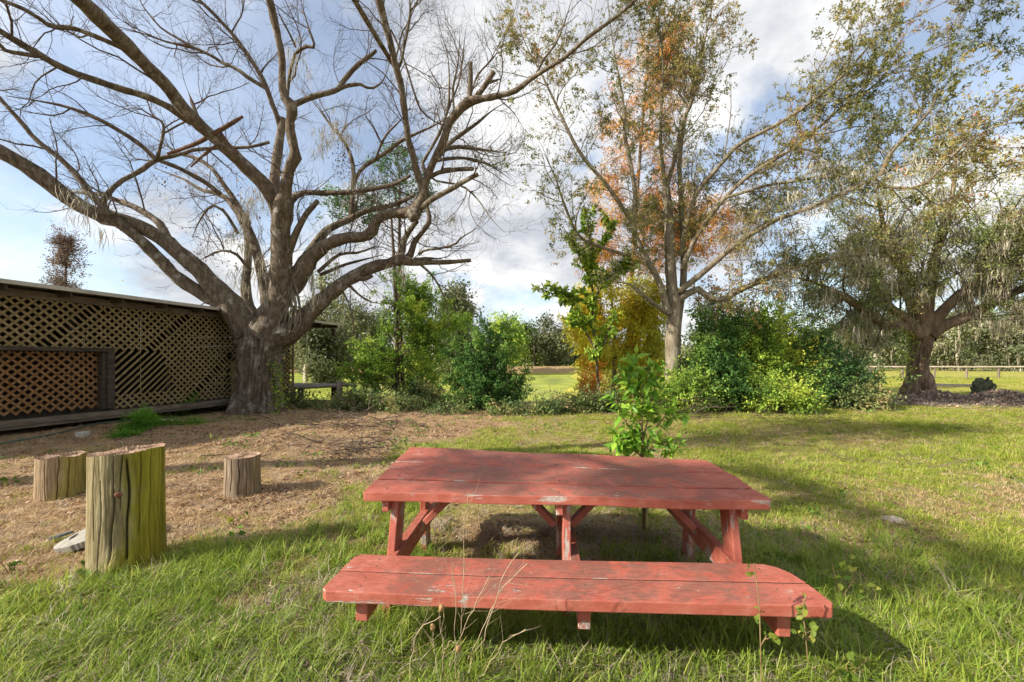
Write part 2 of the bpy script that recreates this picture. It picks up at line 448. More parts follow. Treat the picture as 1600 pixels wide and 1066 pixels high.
# grass blades
def blade_mat(name, stops, transl=.35):
    m = NT(name)
    f = m.math('ADD', m.math('MULTIPLY', m.rnd(), .65), m.math('MULTIPLY', m.attr('tint'), .35))
    return m.done(m.ramp(f, stops), .55, spec=.3, transl=transl)
M_gr1 = blade_mat('grass_blade', [(0, (.12, .19, .02)), (.3, (.24, .33, .03)), (.65, (.40, .43, .065)), (1, (.56, .50, .20))], .4)
M_gr2 = blade_mat('tall_grass_blade', [(0, (.10, .17, .02)), (.5, (.22, .32, .035)), (.85, (.38, .42, .08)), (1, (.52, .46, .2))], .4)
M_str = blade_mat('straw_blade', [(0, (.26, .16, .08)), (.4, (.46, .31, .16)), (.75, (.62, .46, .27)), (1, (.72, .60, .42))], .25)
M_gstr = blade_mat('grey_straw_blade', [(0, (.18, .14, .10)), (.5, (.34, .28, .21)), (1, (.52, .46, .36))], .2)
M_dleaf = blade_mat('dead_leaf', [(0, (.09, .05, .03)), (.4, (.26, .15, .085)), (.8, (.42, .27, .16)), (1, (.55, .42, .31))], .15)

# ------------------------------------------------------------------ ground, pond
def axis_coords(lo, hi, n, fine=3.0, c=0.0):
    u = np.linspace(np.arcsinh((lo - c) / fine), np.arcsinh((hi - c) / fine), n)
    return np.sinh(u) * fine + c
gx = axis_coords(-700, 700, 330, 4.0, 0.0)
gy = axis_coords(-60, 1500, 330, 4.0, 3.0)
GX, GY = np.meshgrid(gx, gy)
GZ = ground_z(GX, GY)
idx = np.arange(GX.size).reshape(GX.shape)
GF = np.stack([idx[:-1, :-1], idx[:-1, 1:], idx[1:, 1:], idx[1:, :-1]], -1).reshape(-1, 4)
bank = sstep(63, 66, GY) * (1 - sstep(70, 78, GY)) * (1 - sstep(8, 14, GX))
gt = np.maximum(dirt_mask(GX, GY), bank * .9).ravel()
ground = np_obj('ground', np.stack([GX, GY, GZ], -1), GF, M_ground, None, True, gt)
tag(ground, 'flat grassy ground with bare straw covered dirt towards the shed', 'ground', kind='structure')
wx = np.linspace(-80, 30, 40); wy = np.linspace(13, 76, 30)
WX, WY = np.meshgrid(wx, wy); wi = np.arange(WX.size).reshape(WX.shape)
water = np_obj('pond_water', np.stack([WX, WY, np.full_like(WX, -0.5)], -1), np.stack([wi[:-1, :-1], wi[:-1, 1:], wi[1:, 1:], wi[1:, :-1]], -1).reshape(-1, 4), M_water)
tag(water, 'bright green algae covered pond beyond the brambles', 'pond', kind='structure')

# ------------------------------------------------------------------ picnic table
def prism(outline, z0, z1, bev=0.006, cuts=0, warp=None, xdiv=0):
    bm = bmesh.new()
    vs = [bm.verts.new((x, y, z0)) for x, y in outline]
    f = bm.faces.new(vs)
    r = bmesh.ops.extrude_face_region(bm, geom=[f])
    for e in r['geom']:
        if isinstance(e, bmesh.types.BMVert): e.co.z = z1
    bmesh.ops.recalc_face_normals(bm, faces=bm.faces)
    if bev:
        bmesh.ops.bevel(bm, geom=list(bm.edges), offset=bev, segments=2, profile=.6, affect='EDGES')
    if xdiv:
        xs = [v.co.x for v in bm.verts]; lo, hi = min(xs), max(xs)
        for i in range(1, xdiv):
            x = lo + (hi - lo) * i / xdiv
            bmesh.ops.bisect_plane(bm, geom=bm.verts[:] + bm.edges[:] + bm.faces[:], plane_co=(x, 0, 0), plane_no=(1, 0, 0))
    if warp:
        for v in bm.verts: v.co = Vector(warp(v.co))
    return bm
def bm_obj(name, bm, mat, parent=None, smooth=False):
    me = bpy.data.meshes.new(name); bm.to_mesh(me); bm.free()
    me.materials.append(mat)
    if smooth: me.polygons.foreach_set('use_smooth', np.ones(len(me.polygons), bool))
    return link(bpy.data.objects.new(name, me), parent)
def beam(p, q, w, t, bev=0.005, up=(0, 0, 1)):
    """board from p to q, width w across 'up', thickness t"""
    p, q, up = Vector(p), Vector(q), Vector(up)
    d = (q - p); L = d.length; d.normalize()
    s = d.cross(up).normalized(); u = s.cross(d).normalized()
    bm = bmesh.new()
    bmesh.ops.create_cube(bm, size=1)
    for v in bm.verts: v.co = Vector((v.co.x * L, v.co.y * t, v.co.z * w))
    if bev: bmesh.ops.bevel(bm, geom=list(bm.edges), offset=min(bev, t * .3), segments=1, affect='EDGES')
    for v in bm.verts: v.co = (p + q) / 2 + d * v.co.x + s * v.co.y + u * v.co.z
    return bm

table = empty('picnic_table', (0.33, 2.91, 0), 'weathered red painted wooden picnic table with attached bench seats', 'picnic table', rz=math.radians(-3.3))
def twist(co):
    fx = min(max((1.22 - co.x) / 2.44, 0), 1); fy = min(max((co.y + .45) / .91, 0), 1)
    z = co.z + fx * fy * .075 + .012 * fy - 0.012 * math.exp(-((co.x - .55) / .35) ** 2) * (1 - fy) + .004 * math.sin(co.x * 5)
    return (co.x, co.y, z)
ys = [-.452, -.245, -.075, .095, .262, .462]
gaps = [0, .010, .003, .003, .018]
rt = random.Random(3)
NAILS = []
for i in range(5):
    y0 = ys[i] + (gaps[i] / 2 if i else 0); y1 = ys[i + 1] - (gaps[i + 1] / 2 if i < 4 else 0)
    x0 = -1.22 + rt.uniform(-.012, .012); x1 = 1.22 + rt.uniform(-.014, .014)
    if i == 0: out = [(x0, y0 + .012), (x0 + .012, y0), (x1 - .02, y0), (x1, y0 + .03), (x1 - .005, y1), (x0, y1)]
    elif i == 4: out = [(x0, y0), (x1 - .012, y0), (x1 - .025, y1 - .02), (x1 - .045, y1), (x0 + .01, y1), (x0, y1 - .01)]
    else: out = [(x0, y0), (x1, y0), (x1, y1), (x0, y1)]
    dz = [0, .006, .001, .005, .0][i]
    def wp(co, i=i, dz=dz):
        x, y, z = twist(co)
        if i == 0: y += .006 * math.sin(co.x * 2.4 + 1); 
        return (x, y, z + dz)
    tb = bm_obj('top_board', prism(out, .709, .765, .005, warp=wp, xdiv=24), M_paint, table)
    NAILS.append((tb, [(fx_ + rt.uniform(-.012, .012), y0 + (y1 - y0) * q_ + rt.uniform(-.006, .006), wp(Vector((fx_, (y0 + y1) / 2, .765)))[2]) for fx_ in (-1.09, -.01, 1.07) for q_ in (.27, .74)]))
def seat_board(y0, y1, outer):
    e = 1.22
    if outer == 'front': out = [(-e, y0 + .03), (-e + .03, y0), (e - .03, y0), (e - .005, y0 + .03), (e - .015, y1), (-e + .01, y1)]
    else: out = [(-e + .005, y0), (e - .015, y0), (e - .035, y1 - .09), (e - .075, y1 - .03), (e - .13, y1), (-e + .05, y1), (-e + .015, y1 - .035)]
    return prism(out, .394, .45, .005, warp=lambda c: (c.x, c.y, c.z + .006 * math.sin(c.x * 1.7 + y0)), xdiv=20)
for y0_, y1_, wh in ((-.972, -.782, 'front'), (-.770, -.585, 'back')):
    sb_ = bm_obj('bench_board', seat_board(y0_, y1_, wh), M_paint, table)
    NAILS.append((sb_, [(fx_ + rt.uniform(-.01, .01), y0_ + (y1_ - y0_) * q_, .4505 + .006 * math.sin(fx_ * 1.7 + y0_)) for fx_ in (-1.04, .08, 1.03) for q_ in (.3, .7)]))
bm_obj('bench_board', prism([(-1.22, .60), (1.22, .60), (1.22, .79), (-1.22, .79)], .394, .45, .005, xdiv=6), M_paint, table)
bm_obj('bench_board', prism([(-1.22, .795), (1.22, .795), (1.22, .985), (-1.22, .985)], .394, .45, .005, xdiv=6), M_paint, table)
for fx, sx in ((-1.05, -1), (0.03, 0), (1.03, 1)):
    for fy in (-1, 1):
        top = (fx, fy * .30, .704); foot = (fx + sx * .02, fy * .43, -.03)
        bm_obj('leg', beam(top, foot, .135, .048, up=(0, fy, 1)), M_paint_z, table)
    c = .046 * (sx if sx else -1)
    bm_obj('cleat', beam((fx + c, -.425, .670), (fx + c, .43, .688), .07, .044), M_paint_y, table)
    bm_obj('bench_support', beam((fx + sx * .035 - c * 1.0, -.905, .326), (fx + sx * .035 - c * 1.0, .94, .326), .13, .062), M_paint_y, table)
for bx, tx in ((-.96, -.66), (-.03, -.30), (.09, .36), (.94, .64)):
    bm_obj('brace', beam((bx, .02, .41), (tx, .02, .700), .085, .045, up=(0, 1, 0)), M_paint_z, table)
m = NT('seam_filler_dark'); M_seamfill = m.done(m.ramp(m.noise(m.coord((1, 1, 1)), 40, 4, .6), [(.35, (.012, .009, .007)), (.7, (.05, .035, .025))]), .95)
for si in (1, 2, 3, 4):  # dark dirt-like filler added so the sunlit gaps between boards read dark
    gw_ = gaps[si] / 2 + .001
    def wg(co):
        x, y, z = twist(co); return (x, y, z)
    bm_obj('dark_seam_filler', prism([(-1.20, ys[si] - gw_), (1.19, ys[si] - gw_), (1.19, ys[si] + gw_), (-1.20, ys[si] + gw_)], .73, .7605, 0, warp=wg, xdiv=24), M_seamfill, table)
bm_obj('dark_seam_filler', prism([(-1.19, -.783), (1.185, -.783), (1.185, -.769), (-1.19, -.769)], .41, .4455, 0, warp=lambda c: (c.x, c.y, c.z + .006 * math.sin(c.x * 1.7 - .87)), xdiv=20), M_seamfill, table)
# rusty nail heads over each leg frame
m = NT('rusty_nail'); M_bolt = m.done((.13, .075, .05), .7, spec=.4)
bm = bmesh.new(); bmesh.ops.create_cone(bm, segments=8, radius1=.0065, radius2=.0055, depth=.003, cap_ends=True)
nail_me = bpy.data.meshes.new('nail_head'); bm.to_mesh(nail_me); bm.free(); nail_me.materials.append(M_bolt)
for board, spots in NAILS:
    for sp_ in spots:
        o = bpy.data.objects.new('nail_head', nail_me); o.location = sp_; link(o, board)

# ------------------------------------------------------------------ stumps
def stump_mat(name, yellow, cols):
    m = NT(name)
    v = m.coord((10, 10, .9)); w = m.coord((1, 1, 1))
    g = m.noise(v, 2.2, 7, .62, .35); f = m.noise(v, 8, 4, .6); big = m.noise(w, 2.4, 5, .6)
    col = m.ramp(g, [(.30, cols[0]), (.48, cols[1]), (.66, cols[2])])
    sp = m.n('ShaderNodeSeparateXYZ', {0: m.coord((1, 1, 1))})
    side = m.math('ADD', m.math('MULTIPLY', sp.outputs['X'], yellow[1]), m.math('MULTIPLY', m.math('SUBTRACT', big, .5), .9))
    mask = m.ramp(side, [(yellow[2], 0.0), (yellow[2] + .22, 1.0)])
    alg = m.ramp(g, [(.3, (.13, .12, .008)), (.6, (.30, .27, .02))])
    col = m.mix(m.math('MULTIPLY', mask, yellow[0]), col, alg)
    col = m.mix(m.ramp(f, [(.25, .6), (.42, 0.0)]), col, (.04, .032, .02))
    return m.done(col, .9, m.bump(m.math('ADD', g, m.math('MULTIPLY', f, .6)), .7, .02), .15)
M_stA = stump_mat('algae_stump_wood', (.9, 2.2, .20), ((.10, .075, .04), (.235, .19, .10), (.36, .31, .19)))
M_stB = stump_mat('brown_stump_wood', (.6, 2.4, .18), ((.13, .085, .05), (.28, .20, .12), (.40, .31, .21)))
M_stC = stump_mat('grey_stump_wood', (.25, 2.0, .25), ((.10, .07, .045), (.22, .16, .11), (.34, .28, .21)))
m = NT('sawn_end_grain')
sv = m.coord((1, 1, 1)); sn = m.noise(sv, 14, 7, .7, .6)
M_end = m.done(m.ramp(sn, [(.32, (.10, .06, .04)), (.5, (.34, .22, .15)), (.68, (.52, .40, .30))]), .9, m.bump(sn, .8, .03), .15)
m = NT('knot_wood'); M_knot = m.done(m.ramp(m.noise(m.coord((1, 1, 1)), 22, 6, .6), [(.3, (.10, .075, .035)), (.7, (.30, .25, .13))]), .9)
m = NT('red_knot_heart'); M_heart = m.done((.17, .07, .045), .9)

def stump(loc, r, h, label, mat, seed, tiltx, cracks, rag=0.02, knots=()):
    root = empty('tree_stump', (loc[0], loc[1], 0), label, 'stump', 'cut tree stumps on the dirt')
    rng = np.random.default_rng(seed)
    K, N = 360, 60
    a = np.linspace(0, 2 * np.pi, K, endpoint=False)
    ph = rng.uniform(0, 6.28, 6)
    prof = 1 + .02 * np.sin(2 * a + ph[0]) + .012 * np.sin(3 * a + ph[1]) + .005 * np.sin(7 * a + ph[2]) + .003 * np.sin(17 * a + ph[3])
    zs = np.linspace(-.06, 1, N)
    V = np.zeros((N, K, 3))
    for i, t in enumerate(zs):
        aa = a + .02 * math.sin(t * 5 + ph[4])
        rr = r * prof * (1 + .05 * (1 - t) ** 2) * (1 + .0025 * np.sin(23 * aa + ph[1] + .6 * math.sin(t * 4)) + .0025 * np.sin(61 * aa + .8 * math.sin(3 * t)) + .008 * (vnoise(a * 9, t * 1.2, 1, seed) - .5))
        for ca, cw, cd, z0, z1 in cracks:          # drying cracks: real grooves that wander
            if z0 <= t <= z1:
                c = ca + .035 * math.sin(t * 5 + ca * 17) + .018 * math.sin(t * 13 + ca * 31)
                dd = np.angle(np.exp(1j * (a - c)))
                rr = rr - r * cd * np.exp(-(dd / cw) ** 2) * min(1, (t - z0) * 6 + .3) * min(1, (z1 - t) * 8 + .35)
        for ka, kz, kr, kd in knots:
            dd = np.angle(np.exp(1j * (a - ka))) * r; dz = (t - kz) * h
            rr = rr + kd * np.exp(-((dd / kr) ** 2 + (dz / (kr * 1.2)) ** 2))
        V[i, :, 0] = rr * np.cos(a); V[i, :, 1] = rr * np.sin(a)
        top = h + tiltx * rr * np.cos(a) + rag * (np.sin(5 * a + ph[5]) * .4 + rng.standard_normal(K) * .12)
        V[i, :, 2] = t * (top if i else h)
    V = V.reshape(-1, 3) + np.array([loc[0], loc[1], 0])
    ii = np.arange(N * K).reshape(N, K)
    F = np.stack([ii[:-1], np.roll(ii[:-1], -1, 1), np.roll(ii[1:], -1, 1), ii[1:]], -1).reshape(-1, 4)
    np_obj('trunk_section', V, F, mat, root, True)
    rim = V.reshape(N, K, 3)[-1]
    rings = [rim]
    cen = rim.mean(0)
    for s in (.9, .72, .52, .32, .14):
        q = cen + (rim - cen) * s
        q[:, 2] += -rag * 1.1 + rng.standard_normal(K) * rag * .35 + rag * 1.2 * (vnoise(q[:, 0], q[:, 1], 18, seed) - .5)
        rings.append(q)
    W = np.concatenate(rings); jj = np.arange(len(W)).reshape(-1, K)
    F = np.stack([jj[:-1], np.roll(jj[:-1], -1, 1), np.roll(jj[1:], -1, 1), jj[1:]], -1).reshape(-1, 4)
    W = np.vstack([W, cen + [0, 0, -rag]])
    T = np.stack([jj[-1], np.roll(jj[-1], -1), np.full(K, len(W) - 1)], -1)
    np_obj('sawn_top', W, [F, T], M_end, root, True)
    return root
def blob(name, c, rad, mat, parent, rot=0.0, seed=0, sub=3, rough=.08):
    bm = bmesh.new(); bmesh.ops.create_icosphere(bm, subdivisions=sub, radius=1)
    for v in bm.verts:
        n = mnoise.noise(v.co * 2.2 + Vector((seed, 0, 0)))
        q = v.co * (1 + rough * n); v.co = Vector((q.x * rad[0], q.y * rad[1], q.z * rad[2]))
        x, y = v.co.x, v.co.y
        v.co.x = x * math.cos(rot) - y * math.sin(rot); v.co.y = x * math.sin(rot) + y * math.cos(rot)
        v.co += Vector(c) - (parent.location if parent else Vector())
    return bm_obj(name, bm, mat, parent, True)
A0 = -math.pi / 2 + .75           # direction from the tall stump towards the camera
sA = stump((-2.98, 3.18), .218, .885, 'tall split stump streaked with bright yellow green algae', M_stA, 4, .07,
           [(A0 - .02, .022, .36, .02, .96), (A0 - .40, .02, .22, .12, 1.0), (A0 - .17, .014, .14, .55, 1.0), (A0 + .30, .014, .16, .3, 1.0), (A0 + .62, .012, .12, .0, 1.0), (A0 - .75, .014, .12, .0, .8), (A0 - .95, .012, .12, .3, 1.0), (A0 + .95, .014, .12, .0, 1.0)],
           .012, [(A0 - .23, .70, .05, .012), (A0 - .30, .10, .075, .035)])
ka = A0 - .23
blob('knot', (-2.98 + .222 * math.cos(ka), 3.18 + .222 * math.sin(ka), .60), (.012, .024, .022), M_heart, sA, ka, 1, 3)
ka = A0 - .30
blob('knot', (-2.98 + .222 * math.cos(ka), 3.18 + .212 * math.sin(ka), .085), (.045, .062, .068), M_stA, sA, ka, 2, 3)
stump((-5.12, 4.66), .20, .50, 'low brown stump standing behind the tall algae streaked one', M_stB, 9, .03, [(-.9, .016, .25, .1, 1.0), (-.5, .014, .15, 0, 1.0), (-1.4, .014, .12, 0, .9), (-.2, .012, .1, .2, 1.0)], .02)
stump((-3.17, 4.82), .182, .46, 'small round grey stump with a flat sawn top', M_stC, 15, .015, [(-1.2, .018, .22, 0, 1.0), (-.8, .014, .14, 0, .9), (-1.6, .014, .12, .2, 1.0), (-.35, .014, .12, 0, 1.0), (-2.0, .014, .12, 0, 1.0)], .006)

# perforated grey disc half behind the tall stump
m = NT('chalky_grey_concrete'); cv = m.noise(m.coord((1, 1, 1)), 18, 6, .65)
M_conc = m.done(m.ramp(cv, [(.3, (.17, .16, .14)), (.7, (.36, .34, .30))]), .9, m.bump(cv, .3, .01))
m = NT('dark_grey_metal'); M_dmet = m.done((.09, .10, .10), .6, spec=.4)
def slab_disc():
    root = empty('round_slab', (-3.62, 3.58, 0), 'chalky grey round slab with oblong holes lying beside the tall stump', 'slab')
    bm = bmesh.new()
    R = .27; n = 48
    hole = [(.13, 0, .075, .03, .2), (-.10, .10, .07, .026, 1.2), (-.09, -.11, .06, .026, -1.0), (.02, .17, .03, .016, .3)]
    g = 56
    vs = {}
    def inside(x, y):
        if math.hypot(x, y) > R: return False
        for hx, hy, a_, b_, ro in hole:
            dx, dy = x - hx, y - hy; c_, s_ = math.cos(ro), math.sin(ro)
            if ((dx * c_ + dy * s_) / a_) ** 2 + ((-dx * s_ + dy * c_) / b_) ** 2 < 1: return False
        return True
    cell = 2 * R / g
    for i in range(g):
        for j in range(g):
            x = -R + (i + .5) * cell; y = -R + (j + .5) * cell
            if inside(x, y):
                q = []
                for di, dj in ((0, 0), (1, 0), (1, 1), (0, 1)):
                    k = (i + di, j + dj)
                    if k not in vs:
                        X = -R + k[0] * cell; Y = -R + k[1] * cell
                        vs[k] = bm.verts.new((X, Y, .035 * (1 - (math.hypot(X, Y) / R) ** 2)))
                    q.append(vs[k])
                bm.faces.new(q)
    bmesh.ops.smooth_vert(bm, verts=[v for v in bm.verts if v.is_boundary], factor=.6, use_axis_x=True, use_axis_y=True)
    bmesh.ops.smooth_vert(bm, verts=[v for v in bm.verts if v.is_boundary], factor=.6, use_axis_x=True, use_axis_y=True)
    r = bmesh.ops.extrude_face_region(bm, geom=bm.faces[:])
    for e in r['geom']:
        if isinstance(e, bmesh.types.BMVert): e.co.z -= .05
    bmesh.ops.recalc_face_normals(bm, faces=bm.faces)
    tl = Vector((0, 0, 0))
    from mathutils import Matrix
    Mx = Matrix.Translation((0, 0, .10)) @ Matrix.Rotation(math.radians(16), 4, Vector((.5, -1, 0)).normalized())
    bmesh.ops.transform(bm, matrix=Mx, verts=bm.verts)
    bm_obj('disc', bm, M_conc, root)
    bm = prism([(-.34, -.09), (-.25, -.08), (-.21, .0), (-.28, .02)], .0, .02, .003, warp=lambda c: (c.x, c.y, c.z + .03 + (c.x + .42) * .2))
    bm_obj('bracket', bm, M_dmet, root)
slab_disc()

# ------------------------------------------------------------------ lattice shed over the pond
shed = empty('lattice_shed', (-10, 8, 0), 'long open shed walled with diagonal wooden lattice beside the oak', 'shed')
SL = np.array(shed.location)
wdir = Vector((.25, 1, 0)).normalized(); wnor = Vector((wdir.y, -wdir.x, 0))     # wall runs away from the camera; normal faces the yard
W0 = Vector((-10 + .25 * (5.0 - 8), 5.0, 0))                                     # start of the wall, out of frame
def wp_(s, z, off=0.0):
    p = W0 + wdir * s + wnor * off
    return Vector((p.x, p.y, z)) - Vector(shed.location)
S_END = (15.3 - 5.0) / wdir.y; S_ROOF = (17.4 - 5.0) / wdir.y
Z0, Z1 = .42, 2.86
def slat(s0, z0, s1, z1, off, mat, name='lattice_slat', w=.046, t=.008, parent=shed):
    bm_obj(name, beam(wp_(s0, z0, off), wp_(s1, z1, off), w, t, 0, up=wnor.cross((wp_(s1, z1) - wp_(s0, z0)).normalized())), mat, parent)
def clip_diag(c, sgn, sa, sb, za, zb):
    """line z = za + sgn*(s-c) clipped to a rectangle"""
    lo, hi = sa, sb
    if sgn > 0: lo = max(lo, c); hi = min(hi, c + (zb - za))
    else: lo = max(lo, c - (zb - za)); hi = min(hi, c)
    return (lo, hi) if hi - lo > .05 else None
PX_S = (9.75 - 5.0) / wdir.y      # right edge of the framed lower opening
PZ = 1.82
rs = random.Random(8)
step = .172
def lattice(sa, sb, za, zb, offs, mat, skip=None, period=step):
    for sgn, off in zip((1, -1), offs):
        c = sa - (zb - za) if sgn > 0 else sa
        c = math.floor(c / period) * period
        end = sb if sgn > 0 else sb + (zb - za)
        while c < end:
            r = clip_diag(c, sgn, sa, sb, za, zb)
            if r:
                a_, b_ = r
                f = lambda s: za + sgn * (s - c) if sgn > 0 else za + (c - s)
                segs = [(a_, b_)]
                if skip: segs = skip(sgn, a_, b_, f)
                for p_, q_ in segs:
                    jz = rs.uniform(-.012, .012)
                    if q_ - p_ > .06 and rs.random() > .008: slat(p_, f(p_) + jz, q_, f(q_) - jz, off + rs.uniform(-.001, .001), mat)
            c += period + rs.uniform(-.012, .012)
def hole(sgn, a_, b_, f):
    # the second layer of slats is broken away right of the framed opening
    if sgn < 0:
        n = 40; out = []; cur = None
        for i in range(n + 1):
            s = a_ + (b_ - a_) * i / n; z = f(s)
            bad = (PX_S + .1 < s < PX_S + 1.5 and .75 < z < 1.85 and (s - PX_S) + (z - .75) * .3 < 1.45) or (PX_S + 3.0 < s < PX_S + 3.5 and .6 < z < 1.3)
            if not bad:
                if cur is None: cur = s
                last = s
            elif cur is not None: out.append((cur, last)); cur = None
        if cur is not None: out.append((cur, last))
        return out
    return [(a_, b_)]
lattice(0, S_END, PZ, Z1, (0.0, .009), M_lattice)
lattice(PX_S, S_END, Z0, PZ - .003, (0.0, .009), M_lattice, hole)
lattice(0.3, PX_S - .1, Z0 + .05, PZ - .06, (-.20, -.191), M_lattice_o)
def wbeam(name, s0, z0, s1, z1, off, w, t, mat):
    d = (wp_(s1, z1) - wp_(s0, z0)).normalized()
    up = wnor.cross(d)
    return bm_obj(name, beam(wp_(s0, z0, off), wp_(s1, z1, off), w, t, .006, up=up), mat, shed)
wbeam('opening_frame', 0, PZ, PX_S + .05, PZ, .02, .09, .06, M_darkwood)
wbeam('opening_frame', PX_S, Z0 + .02, PX_S, PZ - .05, .02, .14, .06, M_darkwood)
wbeam('opening_frame', PX_S - .09, Z0 + .02, PX_S - .09, PZ - .05, -.12, .10, .20, M_darkwood)
for k in range(6):
    s = .2 + k * (S_END - .25) / 5
    wbeam('wall_post', s, -1.0 if k > 3 else -.05, s, 3.0, -.32, .10, .10, M_darkwood)
wbeam('wall_post', S_END - .02, .3, S_END - .02, 2.95, .02, .06, .05, M_lattice)
wbeam('wall_post', S_END - 2.5, .42, S_END - 2.5, 1.55, .03, .12, .04, M_lattice)
wbeam('top_plate', 0, 2.93, S_END, 2.93, .01, .16, .05, M_deck)
# roof: a low sheet roof with deep fascia
def quad_prism(name, pts, thick, mat):
    bm = bmesh.new(); vs = [bm.verts.new(p) for p in pts]; f = bm.faces.new(vs)
    r = bmesh.ops.extrude_face_region(bm, geom=[f])
    for e in r['geom']:
        if isinstance(e, bmesh.types.BMVert): e.co.z += thick
    bmesh.ops.recalc_face_normals(bm, faces=bm.faces)
    return bm_obj(name, bm, mat, shed)
quad_prism('roof', [wp_(-.5, 3.06, .46), wp_(S_ROOF, 3.06, .46), wp_(S_ROOF, 3.22, -5.6), wp_(-.5, 3.22, -5.6)], .05, M_roof)
wbeam('fascia_board', -.5, 3.075, S_ROOF - .01, 3.075, .475, .085, .03, M_fascia)
for k in range(14):
    s = .1 + k * (S_ROOF - .3) / 13
    bm_obj('rafter', beam(wp_(s, 2.985, .42), wp_(s, 3.14, -5.4), .12, .04, 0), M_darkwood, shed)
bm_obj('rafter_tail', beam(wp_(S_ROOF - .35, 2.9, .35), wp_(S_ROOF - .35, 2.55, .35), .10, .10, .004, up=(1, 0, 0)), M_darkwood, shed)
# deck
quad_prism('deck_floor', [wp_(-.3, .30, .10), wp_(S_END, .30, .10), wp_(S_END, .30, -5.0), wp_(-.3, .30, -5.0)], .06, M_deck)
wbeam('deck_edge', -.3, .335, S_END, .335, .16, .12, .035, M_deck)
wbeam('deck_edge', -.3, .255, S_END, .255, .125, .09, .035, M_deck)
quad_prism('deck_platform', [wp_(S_END + .02, .50, .4), wp_(S_END + 1.9, .50, 1.15), wp_(S_END + 2.5, .50, .9), wp_(S_END + 2.5, .50, -4), wp_(S_END + .02, .50, -4)], .07, M_deck)
for s, o in ((S_END + .15, .2), (S_END + 1.9, .3), (S_END + 2.2, -2)):
    bm_obj('deck_post', beam(wp_(s, .49, o), wp_(s, -1.2, o), .16, .16, .006, up=(1, 0, 0)), M_darkwood, shed)
bm_obj('end_wall_board', beam(wp_(S_END - .145, 2.88, -.05), wp_(S_END - .145, 2.99, -4.8), .42, .02, 0), M_darkwood, shed)
# back wall boards with gaps
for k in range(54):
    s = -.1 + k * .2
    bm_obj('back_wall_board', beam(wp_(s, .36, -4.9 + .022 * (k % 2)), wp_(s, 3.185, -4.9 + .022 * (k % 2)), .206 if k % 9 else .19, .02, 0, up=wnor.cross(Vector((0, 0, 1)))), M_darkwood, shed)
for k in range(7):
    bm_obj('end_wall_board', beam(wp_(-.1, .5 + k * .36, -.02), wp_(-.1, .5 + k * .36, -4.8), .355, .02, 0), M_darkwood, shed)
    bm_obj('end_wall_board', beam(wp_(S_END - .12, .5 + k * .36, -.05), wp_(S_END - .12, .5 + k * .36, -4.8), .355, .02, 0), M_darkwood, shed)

# fallen sticks on the shed roof
rng = np.random.default_rng(77)
for k, (s, L) in enumerate(((1.5, .5), (4.6, .7), (7.0, .9), (8.6, 1.3))):
    p = np.array(wp_(s, 3.15, .1)) + SL
    st = empty('fallen_branch', p, ['short twig on the shed roof nearest the frame edge', 'forked twig on the shed roof above the framed opening', 'curved branch on the middle of the shed roof', 'long bare branch on the shed roof beside the oak'][k], 'branch', 'twigs fallen on the shed roof')
    d = np.array(wdir) * 1.0 + np.array([.1, 0, .12])
    pp, rr = grow(rng, p[None], d[None], np.array([L]), np.array([.018]), 8, .25, .02)
    g = Geo(); v, f = tubes(pp, rr, 5); g.add(v, f)
    p2, r2 = spawn(rng, pp, rr, 5, .2, .9, (30, 70), (.15, .4), 5, .2, .12, .03)
    v, f = tubes(p2, r2, 4); g.add(v, f)
    g.obj('stick', M_twig, st)

# ------------------------------------------------------------------ the big bare oak
def limb(pxs, d0, d1, n=18):
    a = np.array(pxs, float)
    if a.shape[1] == 2: raise ValueError
    s = np.concatenate([[0], np.cumsum(np.hypot(*np.diff(a[:, :2], axis=0).T))]); s = s / s[-1]
    d = d0 + (d1 - d0) * s
    pts = np.stack([(a[:, 0] - 800) / FPX * d, d, CAMH - (a[:, 1] - HOR) / FPX * d, a[:, 2] * d / FPX], 1)
    q = catmull(pts, n)
    return q[:, :3], np.maximum(q[:, 3], .004)
OD = 12.6
oak = empty('bare_oak', (-7.85, 12.6, 0), 'huge bare spreading oak with thick forked trunk beside the lattice shed', 'tree')
L_ = []
def add(pxs, d0, d1, n=18):
    p_, r_ = limb(pxs, d0, d1, n)
    if pxs[-1][2] < 2.6: r_ = r_ * np.interp(np.linspace(0, 1, n), [0, .55, 1], [1, 1, .3])
    L_.append((p_, r_ * (.84 if pxs[0][2] > 20 else .76)))
add([(388,520,25),(355,470,20),(332,445,17),(308,419,15),(280,396,14),(263,380,13),(225,357,12),(195,345,12),(169,340,15),(131,325,12),(94,300,14),(56,270,14),(20,248,13),(-40,215,12),(-130,160,9)], 12.5, 8.6, 34)
add([(352,482,17),(336,471,14),(308,454,13),(280,436,12),(234,390,11),(206,364,10),(178,343,9)], 12.3, 10.6, 18)
add([(265,380,8),(249,349,7),(216,327,6),(180,312,5),(150,303,4),(110,300,3)], 11.6, 11.8)
add([(163,335,11),(159,319,8),(142,304,6.5),(120,274,5.5),(94,248,5),(56,218,4.5),(32,190,4),(0,154,3.5),(-40,110,3)], 10.3, 9.3)
add([(160,318,6),(165,306,5),(188,284,4.5),(216,269,4.5),(244,250,4.5),(281,241,4),(313,233,3.5),(388,230,3),(421,222,3)], 10.4, 12.0)
add([(246,249,3.5),(249,235,3),(255,209,2.7),(254,192,2.4),(234,179,2.2),(215,169,2),(190,172,1.5)], 10.9, 10.4)
add([(255,209,2),(286,192,1.8),(310,182,1.2)], 10.8, 10.8, 8)
add([(244,250,5),(228,234,4.5),(205,216,4.5),(170,195,4),(140,180,4),(100,166,3.5),(60,158,3),(10,150,2.5)], 10.9, 9.5)
